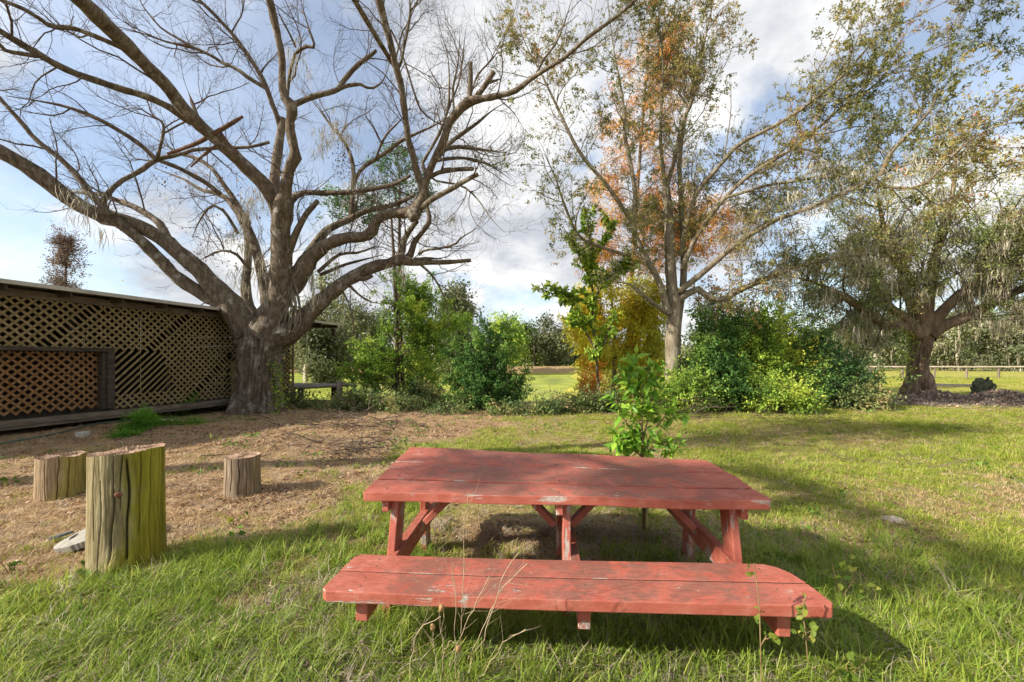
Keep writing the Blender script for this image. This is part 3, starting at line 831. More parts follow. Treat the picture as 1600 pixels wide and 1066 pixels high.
add([(440,360,15),(434,326,15),(416,293,14),(388,265,13),(359,237,12.5),(331,212,12),(305,188,12.5),(284,166,12),(256,130,13),(230,104,13),(206,79,14),(169,43,14.5),(141,15,15),(110,-15,15),(50,-70,13)], 12.2, 7.0, 34)
add([(300,190,9),(291,186,8),(263,167,7),(225,150,6.5),(188,139,6.5),(150,126,6.5),(113,113,6.5),(75,94,6.5),(47,77,6),(19,60,6),(-5,46,6),(-60,15,5)], 10.4, 7.6, 24)
add([(60,88,4.5),(28,83,4),(8,79,4),(-5,66,3.5),(-30,55,3)], 8.4, 7.8, 8)
add([(200,78,6),(178,69,5),(141,54,4.5),(113,44,4.5),(81,42,4.5),(66,32,4),(38,15,4),(9,3,3.5),(-30,-10,3)], 8.8, 7.6)
add([(310,190,4),(302,165,4),(294,143,1.5)], 10.4, 10.3, 6)
add([(415,520,34),(428,490,26),(436,468,21),(440,411,18),(438,364,16),(440,327,15),(446,300,11),(450,275,9.5),(456,255,9.5),(462,243,10),(457,222,8),(453,194,7.5),(457,176,9),(456,164,10.5),(446,154,8),(441,135,6.5),(441,94,6),(436,66,6),(429,34,6.5),(421,0,7),(405,-60,6)], 12.6, 9.6, 46)
add([(460,164,6),(470,159,5.5),(493,150,5),(521,143,5),(539,135,4),(564,132,3.5),(579,139,3),(596,129,2.5),(605,111,2),(609,98,1.5)], 11.0, 11.5)
add([(528,140,5),(534,131,5),(545,116,5),(560,101,4.5),(577,88,4),(588,79,3)], 11.2, 11.4, 10)
add([(449,148,3.5),(452,120,3.2),(457,98,3),(461,84,3)], 10.9, 10.9, 8)
add([(461,84,3),(480,72,3.5),(492,74,3),(486,55,2.5),(478,30,2.2),(470,0,2)], 10.6, 10.2, 10)
add([(462,74,2.5),(452,52,2),(440,30,2),(432,10,1.8)], 10.7, 10.0, 8)
add([(438,400,12),(434,345,11),(429,288,9.5),(432,250,9),(438,212,8),(442,185,6)], 12.7, 13.0, 14)
add([(438,200,5),(432,180,5),(423,156,5),(414,131,4.5),(402,109,4),(380,75,4),(360,50,3.5),(330,18,3.5),(300,-10,3)], 13.0, 11.5)
add([(414,137,4),(387,121,4),(369,107,3.5),(350,100,3.2),(330,87,3),(300,74,3),(262,66,2.5),(234,56,2.2),(197,45,1.8),(160,38,1.2)], 12.8, 11.5)
add([(300,73,2.5),(278,60,2.2),(253,45,2),(234,24,1.8),(221,6,1.6),(210,-20,1.4)], 12.0, 11.5, 10)
add([(425,525,32),(445,518,26),(462,512,21),(477,495,17),(506,467,13.5),(534,444,12),(556,431,11.5),(581,418,11),(609,411,9),(627,405,11),(646,411,6.5),(665,410,5),(693,410,4.5),(736,407,3)], 12.6, 12.9, 30)
add([(555,433,6),(568,436,5),(582,431,3)], 12.7, 12.6, 6)
add([(622,408,9),(627,394,8),(631,377,6.5),(639,362,5.5),(652,345,5)], 12.9, 12.7, 10)
add([(636,405,8),(643,394,7),(646,381,6),(659,364,5),(671,345,5),(668,328,4),(664,312,4)], 12.9, 13.1, 12)
add([(654,398,3),(665,391,2.5),(689,388,2.5),(712,381,2.2),(721,371,2),(740,360,1.6),(752,345,1)], 12.9, 12.6, 12)
add([(646,405,3.5),(670,404,3),(692,405,2.5)], 12.8, 12.8, 6)
add([(450,450,22),(468,430,18),(486,402,14),(514,381,11),(542,372,10),(571,369,9.5),(583,360,10),(586,348,9.5),(599,337,9),(618,333,9),(637,332,10),(650,328,12),(657,316,11),(662,302,9.5),(662,289,9.5)], 12.5, 11.9, 30)
add([(662,291,9),(653,274,7.5),(646,246,6.5),(638,218,6),(634,189,6),(629,150,6.5),(624,122,6.2),(618,103,7),(611,71,6.5),(601,34,7),(592,0,8),(578,-60,7)], 11.9, 9.3, 26)
add([(618,103,5.5),(609,92,5),(584,51,5.3),(560,11,5.5),(538,-25,5)], 10.7, 9.0, 12)
add([(622,108,3.5),(627,96,3.2),(631,75,3),(637,47,3),(641,19,3),(640,0,3),(636,-40,2.5)], 10.9, 9.9, 12)
add([(611,47,1.8),(626,79,1.8),(635,105,2),(644,135,2),(654,165,2.2),(665,180,2),(690,195,1.8),(720,200,1.2)], 11.0, 12.0, 14)
add([(662,291,9),(668,277,7.5),(676,255,7.2),(691,225,7.5),(702,193,8),(719,171,8.5),(734,158,10),(757,154,6.5),(785,148,5.5),(804,143,5.2),(832,122,4.6),(860,104,4.2),(879,93,4),(918,59,3.8),(958,30,3.5),(989,4,3.2),(1020,-25,3)], 11.9, 9.2, 34)
add([(838,117,3),(850,92,2.6),(867,71,2.4),(883,32,2.2),(893,0,2)], 10.7, 10.2, 10)
add([(733,158,6),(735,131,5),(735,98,4.5)], 11.4, 11.3, 8)
add([(744,152,6),(755,138,5.5),(765,123,5.5),(772,112,5)], 11.4, 11.2, 8)
add([(764,129,3),(774,126,2.5),(784,123,2)], 11.3, 11.3, 5)
add([(666,281,5),(685,270,4.5),(713,265,4.2),(740,264,4)], 11.9, 11.7, 8)
add([(657,326,6),(676,311,5.5),(704,296,5.2),(726,283,5),(747,272,4.2)], 11.9, 11.5, 10)
add([(442,365,12),(448,338,12),(452,320,9),(458,308,7),(477,301,5.5),(505,302,5.2),(542,301,5),(572,297,4.7),(600,292,4.5),(619,287,4),(642,274,3)], 12.4, 12.8, 20)
add([(442,420,11),(448,396,10),(456,380,8),(464,361,6.5),(479,334,5.5),(497,314,4.5)], 12.2, 11.6, 10)
add([(445,470,13),(462,430,10),(485,392,9),(500,372,8),(516,356,7.5),(546,343,6),(565,332,5.5),(587,326,5.2),(619,319,4.5),(647,305,4)], 12.8, 13.4, 18)
add([(548,342,5),(551,307,5),(552,264,4.5),(541,227,3.5),(516,195,3),(505,180,2.5),(490,160,2),(470,140,1.5)], 13.4, 13.6)
add([(551,290,4.5),(565,264,4.2),(587,249,4),(606,236,4),(629,219,3.8),(657,206,3),(690,190,2.2),(720,170,1.5)], 13.5, 13.2)
add([(587,249,3),(596,225,2.5),(606,208,2.2),(622,192,1.8),(640,170,1.4)], 13.4, 13.2, 10)
add([(678,252,4),(700,248,3.5),(722,247,3.2),(745,251,2.6),(772,262,2),(800,282,1.4)], 12.3, 12.7, 12)
add([(690,236,4.5),(705,231,4.2),(722,230,4),(745,233,3.2),(768,236,2.4),(800,240,1.5)], 12.3, 12.5, 12)
add([(685,246,4.5),(704,223,4.2),(732,202,4),(749,190,3),(770,172,2.2),(790,160,1.4)], 12.3, 12.9, 12)
add([(665,272,4),(660,255,3.6),(672,235,3.2),(688,205,3),(700,170,2.6),(702,130,2.2),(700,90,1.8),(692,55,1.2)], 12.2, 12.6, 14)
add([(700,170,2.2),(715,135,2),(722,100,1.8),(726,60,1.4),(730,35,1)], 12.5, 12.7, 10)
add([(735,150,2.2),(745,120,2),(757,105,1.8),(775,85,1.6),(782,60,1.2)], 12.3, 12.6, 10)
add([(710,180,2.4),(708,140,2.2),(716,95,1.8),(718,45,1.2)], 12.3, 12.5, 10)
add([(420,515,13),(418,480,12),(413,445,11),(405,408,9.5),(392,370,9),(377,340,8),(361,317,6.5),(342,303,5.5),(314,297,5),(291,282,4.5),(271,274,3.5),(240,262,2.5)], 12.9, 13.4, 20)
add([(345,304,5),(325,288,4.5),(312,280,4.5),(284,265,4.2),(262,256,4),(245,249,4)], 13.0, 11.6, 10)
add([(388,350,6),(372,322,5.5),(352,292,4.5),(330,262,4),(305,247,3.6),(285,242,3),(255,225,2.4),(225,205,2)], 13.2, 13.0, 14)
add([(402,505,14),(388,478,11),(384,445,9),(387,411,7),(387,374,6),(380,350,4)], 13.0, 13.2, 12)
add([(390,425,3.5),(370,398,3),(345,392,2.6),(322,402,2.2),(305,410,1.6)], 12.8, 12.4, 10)
add([(372,365,3.5),(350,330,3),(330,322,2.6),(312,345,2.2),(300,372,1.6)], 12.8, 12.2, 10)
add([(497,425,4),(530,398,3),(560,395,2.6),(590,385,2.2),(610,392,1.6)], 12.6, 12.4, 10)
add([(500,430,4),(535,415,3),(560,408,2.6),(600,398,2)], 12.8, 13.0, 8)
add([(655,412,3),(675,430,2.4),(690,455,2),(700,480,1.4)], 12.9, 12.8, 8)
add([(545,445,3),(560,460,2.5),(580,472,2),(600,475,1.4)], 12.8, 12.5, 8)
add([(535,455,2.5),(545,475,2.2),(552,500,1.8),(552,530,1.2)], 12.8, 12.6, 8)
add([(690,266,3),(705,262,2.5)], 11.9, 11.8, 4)
add([(659,262,2),(680,282,2),(720,290,2),(745,310,1.8),(770,345,1.4),(790,365,1)], 12.0, 11.6, 12)
gl = Geo(); gt_ = Geo()
for k, (p, r) in enumerate(L_):
    kk = 14 if r.max() > .1 else (9 if r.max() > .05 else 6)
    rr = r * (1 + .05 * np.sin(np.arange(len(r)) * 2.1 + k))
    v, f = tubes(p[None], rr[None], kk, .055, k)
    gl.add(v, f)
    # closed cut end
    n = len(p); e = np.arange((n - 1) * kk, n * kk)
    gl.add(np.vstack([v[e], p[-1]]), np.stack([np.arange(kk), np.roll(np.arange(kk), -1), np.full(kk, kk)], 1))
gl.obj('limbs', M_limb, oak, True)
blob('burl', P(646, 335, 11.75), (.22, .16, .2), M_oak, oak, 0, 3, 3, .3)
# trunk with ridged bark and root flare
def ridged_trunk(pxs, d, K, N, ridges, amp, mat, parent, seed=0, flare=.25, d1=None):
    q, r = limb(pxs, d, d1 if d1 else d, N)
    a = np.linspace(0, 2 * np.pi, K, endpoint=False)
    V = np.zeros((N, K, 3))
    for i in range(N):
        t = i / (N - 1); z = q[i, 2]
        fl = 1 + flare * (1 - t) ** 4 * (1 + .5 * np.sin(5 * a + seed) + .35 * np.sin(3 * a + 1))
        rid = np.array([mnoise.turbulence(Vector((math.cos(x) * ridges, math.sin(x) * ridges, z * 1.1 + seed)), 4, False) for x in a])
        rr = r[i] * fl * (1 + amp * (rid - .5) * 2)
        V[i] = q[i] + np.stack([np.cos(a) * rr, np.sin(a) * rr, np.zeros(K)], 1)
    ii = np.arange(N * K).reshape(N, K)
    F = np.stack([ii[:-1], np.roll(ii[:-1], -1, 1), np.roll(ii[1:], -1, 1), ii[1:]], -1).reshape(-1, 4)
    return np_obj('trunk', V.reshape(-1, 3), F, mat, parent, True)
ridged_trunk([(400,652,38),(402,625,33),(405,590,30),(407,555,31),(409,525,34),(413,502,30),(422,488,22),(430,474,6)], OD, 160, 100, 6.5, .13, M_oak, oak, 2, .16)
# twigs
rng = np.random.default_rng(21)
def stack(lims, n=14):
    ps, rs_ = [], []
    for p, r in lims:
        q = catmull(np.column_stack([p, r]), n); ps.append(q[:, :3]); rs_.append(q[:, 3])
    return np.array(ps), np.array(rs_)
LP, LR = stack(L_)
wt = np.where(LR.mean(1) < .13, 1.0, .25)
l1p, l1r = spawn(rng, LP, LR, 430, .25, 1, (30, 75), (.6, 2.3), 8, .20, .06, .012, .55, wt)
l2p, l2r = spawn(rng, np.concatenate([l1p, l1p]), np.concatenate([l1r, l1r]), 3400, .15, 1, (25, 65), (.35, 1.15), 6, .2, .05, .009)
l3p, l3r = spawn(rng, l2p, l2r, 11500, .15, 1, (25, 60), (.15, .55), 4, .18, .03, .009, rmin=.003)
g = Geo()
for p, r, k in ((l1p, l1r, 5), (l2p, l2r, 4), (l3p, l3r, 3)):
    v, f = tubes(p, r, k); g.add(v, f)
g.obj('twigs', M_twig, oak)
# moss, clinging leaves and old vine on the oak
sel = [(390, 330, 13, 30), (385, 380, 12.9, 30), (380, 430, 12.7, 20), (470, 80, 10.6, 14), (505, 215, 13, 26), (540, 205, 13.2, 30), (400, 300, 12.8, 24), (520, 380, 12.4, 22), (490, 440, 12.3, 24), (705, 335, 12.3, 10), (135, 300, 10, 14), (120, 335, 9.8, 10), (430, 420, 12.0, 30), (620, 425, 12.7, 12), (550, 300, 13.2, 14)]
an = np.concatenate([P(u, v, d) + rng.standard_normal((c, 3)) * np.array([.22, .25, .25]) for u, v, d, c in sel])
v, f, t = moss_geo(rng, an[::2], (.25, .8), .008, 11, .07)
np_obj('moss', v, f, M_moss, oak, False, t)
M_oleaf = leaf_mat('clinging_dead_leaf', [(0, (.05, .03, .04)), (.5, (.13, .06, .05)), (.8, (.30, .16, .04)), (1, (.45, .36, .04))], .3)
pos = np.concatenate([P(u, v, d) + rng.standard_normal((c, 3)) * np.array(s) for u, v, d, c, s in
     [(535, 250, 13.4, 220, (.16, .2, .45)), (370, 300, 12.8, 160, (.8, .5, .4)), (270, 285, 11.6, 50, (.2, .2, .3)), (330, 400, 12.5, 160, (.9, .6, .6)), (690, 200, 12.2, 140, (.6, .4, .5)), (440, 300, 12.2, 60, (.15, .2, .6))]])
v, f = leaf_geo(rng, pos, rng.standard_normal(pos.shape), (.05, .10), .5)
np_obj('dead_leaves', v, f, M_oleaf, oak, False, np.repeat(rng.random(len(pos)) ** 2, 4))
# climbing vine strands up the fork
vp = []
for k in range(26):
    u = rng.uniform(408, 470); top = rng.uniform(310, 400)
    vp.append(limb([(u, 520, 1.2), (u + rng.uniform(-8, 8) + 5, 470, 1), (438 + rng.uniform(-14, 14), (top + 450) / 2, 1), (438 + rng.uniform(-14, 14), top, .7)], 12.25, 12.1, 12))
vp, vr = stack(vp, 12)
vp += rng.standard_normal(vp.shape) * .02
v, f = tubes(vp, vr, 4)
np_obj('vine', v, f, M_pale, oak)
M_vleaf = leaf_mat('vine_leaf_yellow_green', [(0, (.07, .14, .02)), (.6, (.18, .28, .03)), (1, (.4, .36, .05))])
pos = np.concatenate([P(436, 620, 12.15) + rng.standard_normal((260, 3)) * np.array([.12, .12, .38]), P(432, 580, 12.2) + rng.standard_normal((120, 3)) * np.array([.1, .1, .3])])
v, f = leaf_geo(rng, pos, rng.standard_normal(pos.shape), (.05, .09), .7)
np_obj('vine_leaves', v, f, M_vleaf, oak, False, np.repeat(rng.random(len(pos)), 4))
# broken branch lodged in the crown
bb = empty('broken_branch', P(320, 215, 10.6), 'reddish broken branch lodged across the upper oak limb', 'branch')
g = Geo()
for px, d0, d1 in (([(262, 240, 3.5), (303, 226, 5), (331, 211, 5.5), (369, 188, 5), (379, 182, 3)], 10.8, 10.2), ([(345, 208, 4), (356, 224, 4), (371, 240, 3)], 10.5, 10.5), ([(340, 225, 3.5), (318, 243, 3.5), (298, 261, 2.5)], 10.7, 10.6)):
    p, r = limb(px, d0, d1, 10); v, f = tubes(p[None], r[None] * .62, 7, .12, 3); g.add(v, f)
g.obj('stick', M_cut, bb, True)

# ------------------------------------------------------------------ generic leafy plants
def fork(base, targets, n, rng, r0, bow=.25, start=None):
    """curved stems from a base (or points on it) to target points"""
    M = len(targets)
    b = np.repeat(np.asarray(base, float)[None], M, 0) if start is None else start
    mid = (b + targets) / 2 + rng.standard_normal((M, 3)) * np.linalg.norm(targets - b, axis=1, keepdims=True) * .08
    mid[:, 2] += bow * np.linalg.norm((targets - b)[:, :2], axis=1)
    t = np.linspace(0, 1, n)[None, :, None]
    pts = (1 - t) ** 2 * b[:, None] + 2 * t * (1 - t) * mid[:, None] + t ** 2 * targets[:, None]
    pts[:, 1:-1] += rng.standard_normal((M, n - 2, 3)) * .02 * np.linalg.norm(targets - b, axis=1)[:, None, None]
    rad = r0 * np.linspace(1, .25, n)[None] * rng.uniform(.6, 1, (M, 1))
    return pts, rad
def ell(rng, c, R, n, shell=.45):
    d = unit(rng.standard_normal((n, 3)))
    return np.asarray(c) + d * np.asarray(R) * (shell + (1 - shell) * rng.random((n, 1))) ** (1 / 2.2)
def plant(name, label, cat, base, lobes, nleaf, lmat, bmat, leafL=(.05, .09), wr=.45, r0=.03, stems=10, twigs=160, twL=(.2, .6), trunk=None, seed=1,
          group=None, moss=0, mossL=(.3, 1.2), droop=.2, spread=.9, clump=.35, fine=0, mossw=.02, tint_scale=1.6, tbias=0.0, wob=.2, rise=.55):
    """lobes: list of (centre, radii, weight); trunk: list of (x,y,z,r)"""
    rng = np.random.default_rng(seed)
    base = np.asarray(base, float)
    root = empty(name, base, label, cat, group)
    g = Geo()
    if trunk is not None:
        tp = catmull(np.array(trunk, float), 14)
        v, f = tubes(tp[None, :, :3], tp[None, :, 3], 12, .03, seed); g.add(v, f)
    allp = []; allr = []
    for c, R, wgt in lobes:
        k = max(2, int(stems * wgt))
        tg = ell(rng, c, R, k, .35)
        if trunk is not None:
            want = tg[:, 2] - rise * np.linalg.norm(tg[:, :2] - tp[7, :2], axis=1) - rng.uniform(0, .4, k)
            j = np.clip(np.interp(want, tp[:, 2], np.arange(14)), 1.5, 12.9); ji = j.astype(int)
            st = tp[ji, :3] * (1 - (j - ji))[:, None] + tp[ji + 1, :3] * (j - ji)[:, None]
        else:
            st = base + rng.standard_normal((k, 3)) * np.array([.12, .12, 0]) * R[0]
        p, r = fork(None, tg, 9, rng, r0, .12, st)
        allp.append(p); allr.append(r)
    sp = np.concatenate(allp); sr = np.concatenate(allr)
    v, f = tubes(sp, sr, 5); g.add(v, f)
    tp2, tr2 = spawn(rng, sp, sr, twigs, .3, 1, (25, 75), twL, 5, wob, .04, .012, .6)
    v, f = tubes(tp2, tr2, 3); g.add(v, f)
    src = tp2
    if fine:
        tp3, tr3 = spawn(rng, tp2, tr2, fine, .2, 1, (25, 65), (twL[0] * .4, twL[1] * .5), 4, wob, .0, .012, .6)
        v, f = tubes(tp3, tr3, 3); g.add(v, f); src = tp3
    g.obj('branches' if trunk is None else 'trunk', bmat, root)
    if nleaf:
        pos, tan = along(rng, src, nleaf, .15, 1.0)
        pos = pos + rng.standard_normal(pos.shape) * leafL[1] * clump
        v, f = leaf_geo(rng, pos, tan, leafL, wr, droop, spread)
        lump = fnoise(pos[:, 0] * 1.0 + pos[:, 2] * .7, pos[:, 1] + pos[:, 2] * 1.3, tint_scale, seed)
        t = np.clip(.5 + (lump - .5) * 1.3 + rng.normal(0, .17, nleaf) + tbias, 0, 1)
        np_obj('crown' if cat == 'tree' else 'foliage', v, f, lmat, root, False, np.repeat(t, 4))
    if moss:
        a_, _ = along(rng, np.concatenate([sp[:, ::2], tp2]), moss, .2, 1)
        v, f, t = moss_geo(rng, a_, mossL, mossw, 5, .1)
        np_obj('moss', v, f, M_moss, root, False, t)
    return root

LM_olive = leaf_mat('olive_oak_leaf', [(0, (.06, .075, .025)), (.4, (.13, .14, .045)), (.7, (.22, .20, .07)), (.88, (.32, .24, .08)), (1, (.34, .13, .07))], .4, gain=1.6)
LM_green = leaf_mat('shrub_leaf_green', [(0, (.022, .055, .014)), (.5, (.055, .115, .025)), (1, (.14, .20, .04))], .35, gain=2.3)
LM_dark = leaf_mat('dark_bush_leaf', [(0, (.018, .045, .016)), (.5, (.04, .085, .03)), (1, (.09, .14, .05))], .3, gain=2.4)
LM_yg = leaf_mat('yellow_green_leaf', [(0, (.06, .11, .02)), (.5, (.14, .22, .03)), (1, (.32, .34, .05))], .4, gain=2.1)
LM_far = leaf_mat('far_grey_green_leaf', [(0, (.05, .06, .03)), (.5, (.11, .125, .06)), (1, (.21, .21, .11))], .3, gain=1.6)
LM_fard = leaf_mat('far_green_leaf', [(0, (.03, .05, .018)), (.5, (.07, .10, .03)), (1, (.16, .18, .05))], .3, gain=1.6)
LM_or = leaf_mat('orange_cypress_needle', [(0, (.18, .08, .03)), (.4, (.38, .16, .035)), (.75, (.52, .25, .04)), (1, (.50, .35, .06))], .4, gain=1.6)
LM_ye = leaf_mat('yellow_cypress_needle', [(0, (.36, .19, .02)), (.45, (.58, .40, .03)), (1, (.60, .52, .06))], .4, gain=2.5)
LM_red = leaf_mat('red_orange_leaf', [(0, (.38, .10, .02)), (.5, (.55, .20, .03)), (1, (.58, .32, .04))], .4)
LM_rust = leaf_mat('rusty_needle', [(0, (.08, .055, .045)), (.5, (.15, .10, .08)), (1, (.24, .17, .13))], .3)
LM_rust2 = leaf_mat('orange_tinged_leaf', [(0, (.13, .10, .03)), (.5, (.28, .17, .045)), (1, (.42, .27, .07))], .4)
LM_bram = leaf_mat('bramble_leaf', [(0, (.03, .055, .02)), (.5, (.08, .12, .035)), (.85, (.19, .19, .07)), (1, (.28, .19, .10))], .3, gain=1.9)

# ---- laurel oak in the middle with traced limbs
MD = 13.0
lau = empty('laurel_oak', P(1052, 642, MD), 'tall slender grey trunked oak with thin olive leaves beyond the table', 'tree')
M_ = []
def addm(pxs, d0, d1, n=16):
    p_, r_ = limb(pxs, d0, d1, n); r_ = r_ * np.interp(np.linspace(0, 1, n), [0, .6, 1], [1, 1, 1 if pxs[0][2] > 10 else .35])
    M_.append((p_, r_ * (1.0 if pxs[0][2] > 10 else .72)))
addm([(1053,650,13.5),(1051,584,12),(1052,520,11.5),(1055,490,10.5),(1050,450,8.5),(1047,400,8),(1045,340,7),(1040,292,6)], 13.0, 12.8, 26)
addm([(1040,294,4.5),(1032,221,3.8),(1034,150,3.2),(1036,100,2.6),(1030,40,2),(1028,-40,1.5)], 12.8, 12.0)
addm([(1041,294,5.5),(1052,256,5),(1068,189,4.2),(1084,146,3.8),(1099,71,3),(1115,0,2.4),(1125,-60,2)], 12.8, 11.2)
addm([(1060,500,7.5),(1067,450,7),(1068,394,6.5),(1064,315,5.5),(1062,252,4.5),(1070,190,3.6),(1085,120,2.8),(1090,40,2)], 13.1, 12.6, 20)
addm([(1064,400,6),(1076,335,5.3),(1092,296,5),(1127,256,4.6),(1155,225,4.3),(1194,205,4),(1249,173,3.6),(1330,106,3),(1357,71,2.7),(1397,43,2.4),(1452,16,2),(1500,-10,1.5)], 12.9, 9.2, 24)
addm([(1066,420,6),(1084,378,5.4),(1103,347,5),(1135,307,4.6),(1174,272,4.3),(1249,225,3.8),(1318,165,3.2),(1350,146,3),(1420,94,2.5),(1491,63,2),(1540,40,1.5)], 12.8, 9.6, 24)
addm([(1135,309,3.6),(1194,291,3.2),(1249,282,2.8),(1300,270,2.2),(1340,262,1.6)], 12.0, 10.6)
addm([(1045,490,8),(1030,440,7),(1013,410,6.5),(989,355,5.6),(993,307,5.2),(983,244,4.5),(975,210,4),(977,189,3.6),(969,130,3),(957,67,2.4),(950,0,2)], 12.8, 11.4, 22)
addm([(989,352,5),(977,331,4.6),(950,292,4.2),(910,244,4),(890,209,3.6),(851,126,2.8),(824,75,2.2),(805,30,1.5)], 12.5, 11.2, 20)
addm([(985,400,4),(950,390,3.6),(906,370,3.4),(883,323,3),(867,276,2.6),(850,240,2)], 12.4, 11.0)
addm([(1048,492,6),(1035,485,5),(1003,460,4.2),(985,445,3.2),(960,440,2)], 12.9, 12.0, 10)
addm([(1058,470,8),(1090,452,7.5),(1118,470,6.5),(1163,450,6),(1195,437,6),(1240,418,5.5),(1280,408,5),(1330,399,4),(1380,392,3)], 12.9, 12.0, 18)
addm([(1062,455,7),(1100,425,6.5),(1150,382,6),(1208,346,5.5),(1259,327,5),(1318,303,4.6),(1377,272,4.2),(1436,252,3.4),(1490,250,2.4)], 12.8, 9.0, 20)
addm([(1377,272,4),(1385,252,4.5),(1397,232,4),(1436,193,3.2),(1460,160,2.4),(1466,130,1.8)], 9.8, 9.0, 12)
addm([(1380,292,3.2),(1440,290,3),(1500,232,2.6),(1560,196,2.4),(1640,190,2)], 9.6, 7.8, 12)
g = Geo()
for k, (p, r) in enumerate(M_):
    kk = 16 if r.max() > .2 else 8
    v, f = tubes(p[None], (r * (1 + .03 * np.sin(np.arange(len(r)) * 1.7 + k)))[None], kk, .03, k); g.add(v, f)
g.obj('trunk', M_pale, lau, True)
rng = np.random.default_rng(5)
MP, MR = stack(M_)
a1p, a1r = spawn(rng, MP[1:], MR[1:], 520, .15, 1, (25, 70), (.7, 2.3), 8, .16, .05, .011, .55)
a2p, a2r = spawn(rng, a1p, a1r, 4200, .15, 1, (25, 60), (.3, .95), 6, .18, .0, .009)
a3p, a3r = spawn(rng, a2p, a2r, 9000, .2, 1, (25, 60), (.12, .4), 4, .18, -.02, .009, rmin=.003)
g = Geo()
for p, r, k in ((a1p, a1r, 5), (a2p, a2r, 3), (a3p, a3r, 3)):
    v, f = tubes(p, r, k); g.add(v, f)
g.obj('twigs', M_pale, lau)
pos, tan = along(rng, a3p, 150000, .2, 1)
pos += rng.standard_normal(pos.shape) * .02
keep = fnoise(pos[:, 0] + pos[:, 2] * .6, pos[:, 1] - pos[:, 2], .9, 3) + rng.normal(0, .12, len(pos)) > .43
pos, tan = pos[keep], tan[keep]
v, f = leaf_geo(rng, pos, tan, (.055, .10), .38, .25)
lump = fnoise(pos[:, 0] + pos[:, 2], pos[:, 1] + pos[:, 2], .8, 12)
np_obj('crown', v, f, LM_olive, lau, False, np.repeat(np.clip(.42 + (lump - .5) * 1.4 + rng.normal(0, .16, len(pos)), 0, 1), 4))
# thicker mistletoe-like twig mass and moss low in the fork
an, _ = along(rng, MP[[11, 12, 12, 6]], 70, .25, 1)
v, f, t = moss_geo(rng, an + rng.standard_normal(an.shape) * np.array([.4, .4, .25]), (.15, .5), .011, 26, .14)
np_obj('moss', v, f, M_moss, lau, False, t)

# ---- live oak at right with hanging moss
RD = 16.3
liv = empty('live_oak', P(1437, 625, RD), 'stout old oak draped in grey hanging moss standing in leaf litter', 'tree')
R_ = []
def addr(pxs, d0, d1, n=16):
    p_, r_ = limb(pxs, d0, d1, n); R_.append((p_, r_ * .85 * np.interp(np.linspace(0, 1, n), [0, .6, 1], [1, 1, .35])))
addr([(1436,520,17),(1418,512,11),(1391,508,8),(1366,498,7.5),(1328,469,7),(1305,457,6),(1270,440,5),(1235,432,4)], 16.2, 14.5, 20)
addr([(1430,520,14),(1415,498,9),(1390,480,7),(1372,450,6),(1350,425,5),(1320,400,4)], 16.3, 15.0)
addr([(1440,518,16),(1432,490,12),(1425,463,10),(1415,430,8),(1395,395,6.5),(1380,350,5.5),(1370,300,4)], 16.3, 15.2)
addr([(1445,515,15),(1447,480,11),(1455,440,9),(1462,395,7.5),(1478,350,6),(1490,290,5),(1495,230,3.5)], 16.3, 14.6)
addr([(1448,515,15),(1465,495,10),(1493,466,8.5),(1525,444,7.5),(1550,415,6.5),(1580,380,5.5),(1620,340,4.5)], 16.3, 14.8)
addr([(1450,525,15),(1467,512,11),(1503,498,9.5),(1545,476,8.5),(1583,457,7.5),(1630,440,6),(1690,425,4.5)], 16.2, 15.0, 18)
addr([(1545,476,5),(1560,440,5),(1580,415,4.5),(1610,390,4)], 15.5, 14.5, 10)
addr([(1526,443,5),(1535,402,4.6),(1552,365,4.2),(1585,335,3.6),(1640,310,3)], 15.6, 13.6, 10)
g = Geo()
for k, (p, r) in enumerate(R_):
    v, f = tubes(p[None], (r * (1 + .05 * np.sin(np.arange(len(r)) * 1.9 + k)))[None], 12, .05, k); g.add(v, f)
g.obj('limbs', M_lbark, liv, True)
ridged_trunk([(1436,632,20),(1436,605,16),(1436,575,13.5),(1438,548,13.5),(1441,525,16),(1442,508,14),(1443,492,6)], RD, 110, 70, 3.6, .2, M_lbark, liv, 8, .45)
rng = np.random.default_rng(31)
RP, RR = stack(R_)
b1p, b1r = spawn(rng, RP, RR, 330, .2, 1, (30, 75), (1.0, 3.4), 8, .2, .04, .012, .55)
b2p, b2r = spawn(rng, b1p, b1r, 3000, .15, 1, (25, 65), (.4, 1.1), 5, .2, .0, .010)
g = Geo()
for p, r, k in ((b1p, b1r, 5), (b2p, b2r, 3)):
    v, f = tubes(p, r, k); g.add(v, f)
g.obj('twigs', M_twig, liv)
pos, tan = along(rng, b2p, 62000, .1, 1)
pos += rng.standard_normal(pos.shape) * .06
v, f = leaf_geo(rng, pos, tan, (.06, .11), .42, .2)
LM_live = leaf_mat('live_oak_leaf', [(0, (.06, .08, .03)), (.5, (.14, .165, .055)), (.78, (.26, .23, .09)), (1, (.42, .19, .08))], .45, gain=2.5)
lump = fnoise(pos[:, 0] + pos[:, 2], pos[:, 1] + pos[:, 2], .7, 4)
np_obj('crown', v, f, LM_live, liv, False, np.repeat(np.clip(.45 + (lump - .5) * 1.5 + rng.normal(0, .15, len(pos)), 0, 1), 4))
an, _ = along(rng, RP[:, ::2], 46, .25, 1)
an2, _ = along(rng, b1p[b1p[:, 0, 2] < 6.5], 130, .1, .9)
v, f, t = moss_geo(rng, np.concatenate([an, an2]), (.35, 1.15), .016, 44, .15)
np_obj('moss', v, f, M_moss, liv, False, t)
pos = P(1415, 545, 16) + rng.standard_normal((420, 3)) * np.array([.13, .2, .75])
v, f = leaf_geo(rng, pos, rng.standard_normal(pos.shape), (.06, .10), .7)
np_obj('vine_leaves', v, f, M_vleaf, liv, False, np.repeat(rng.random(len(pos)), 4))

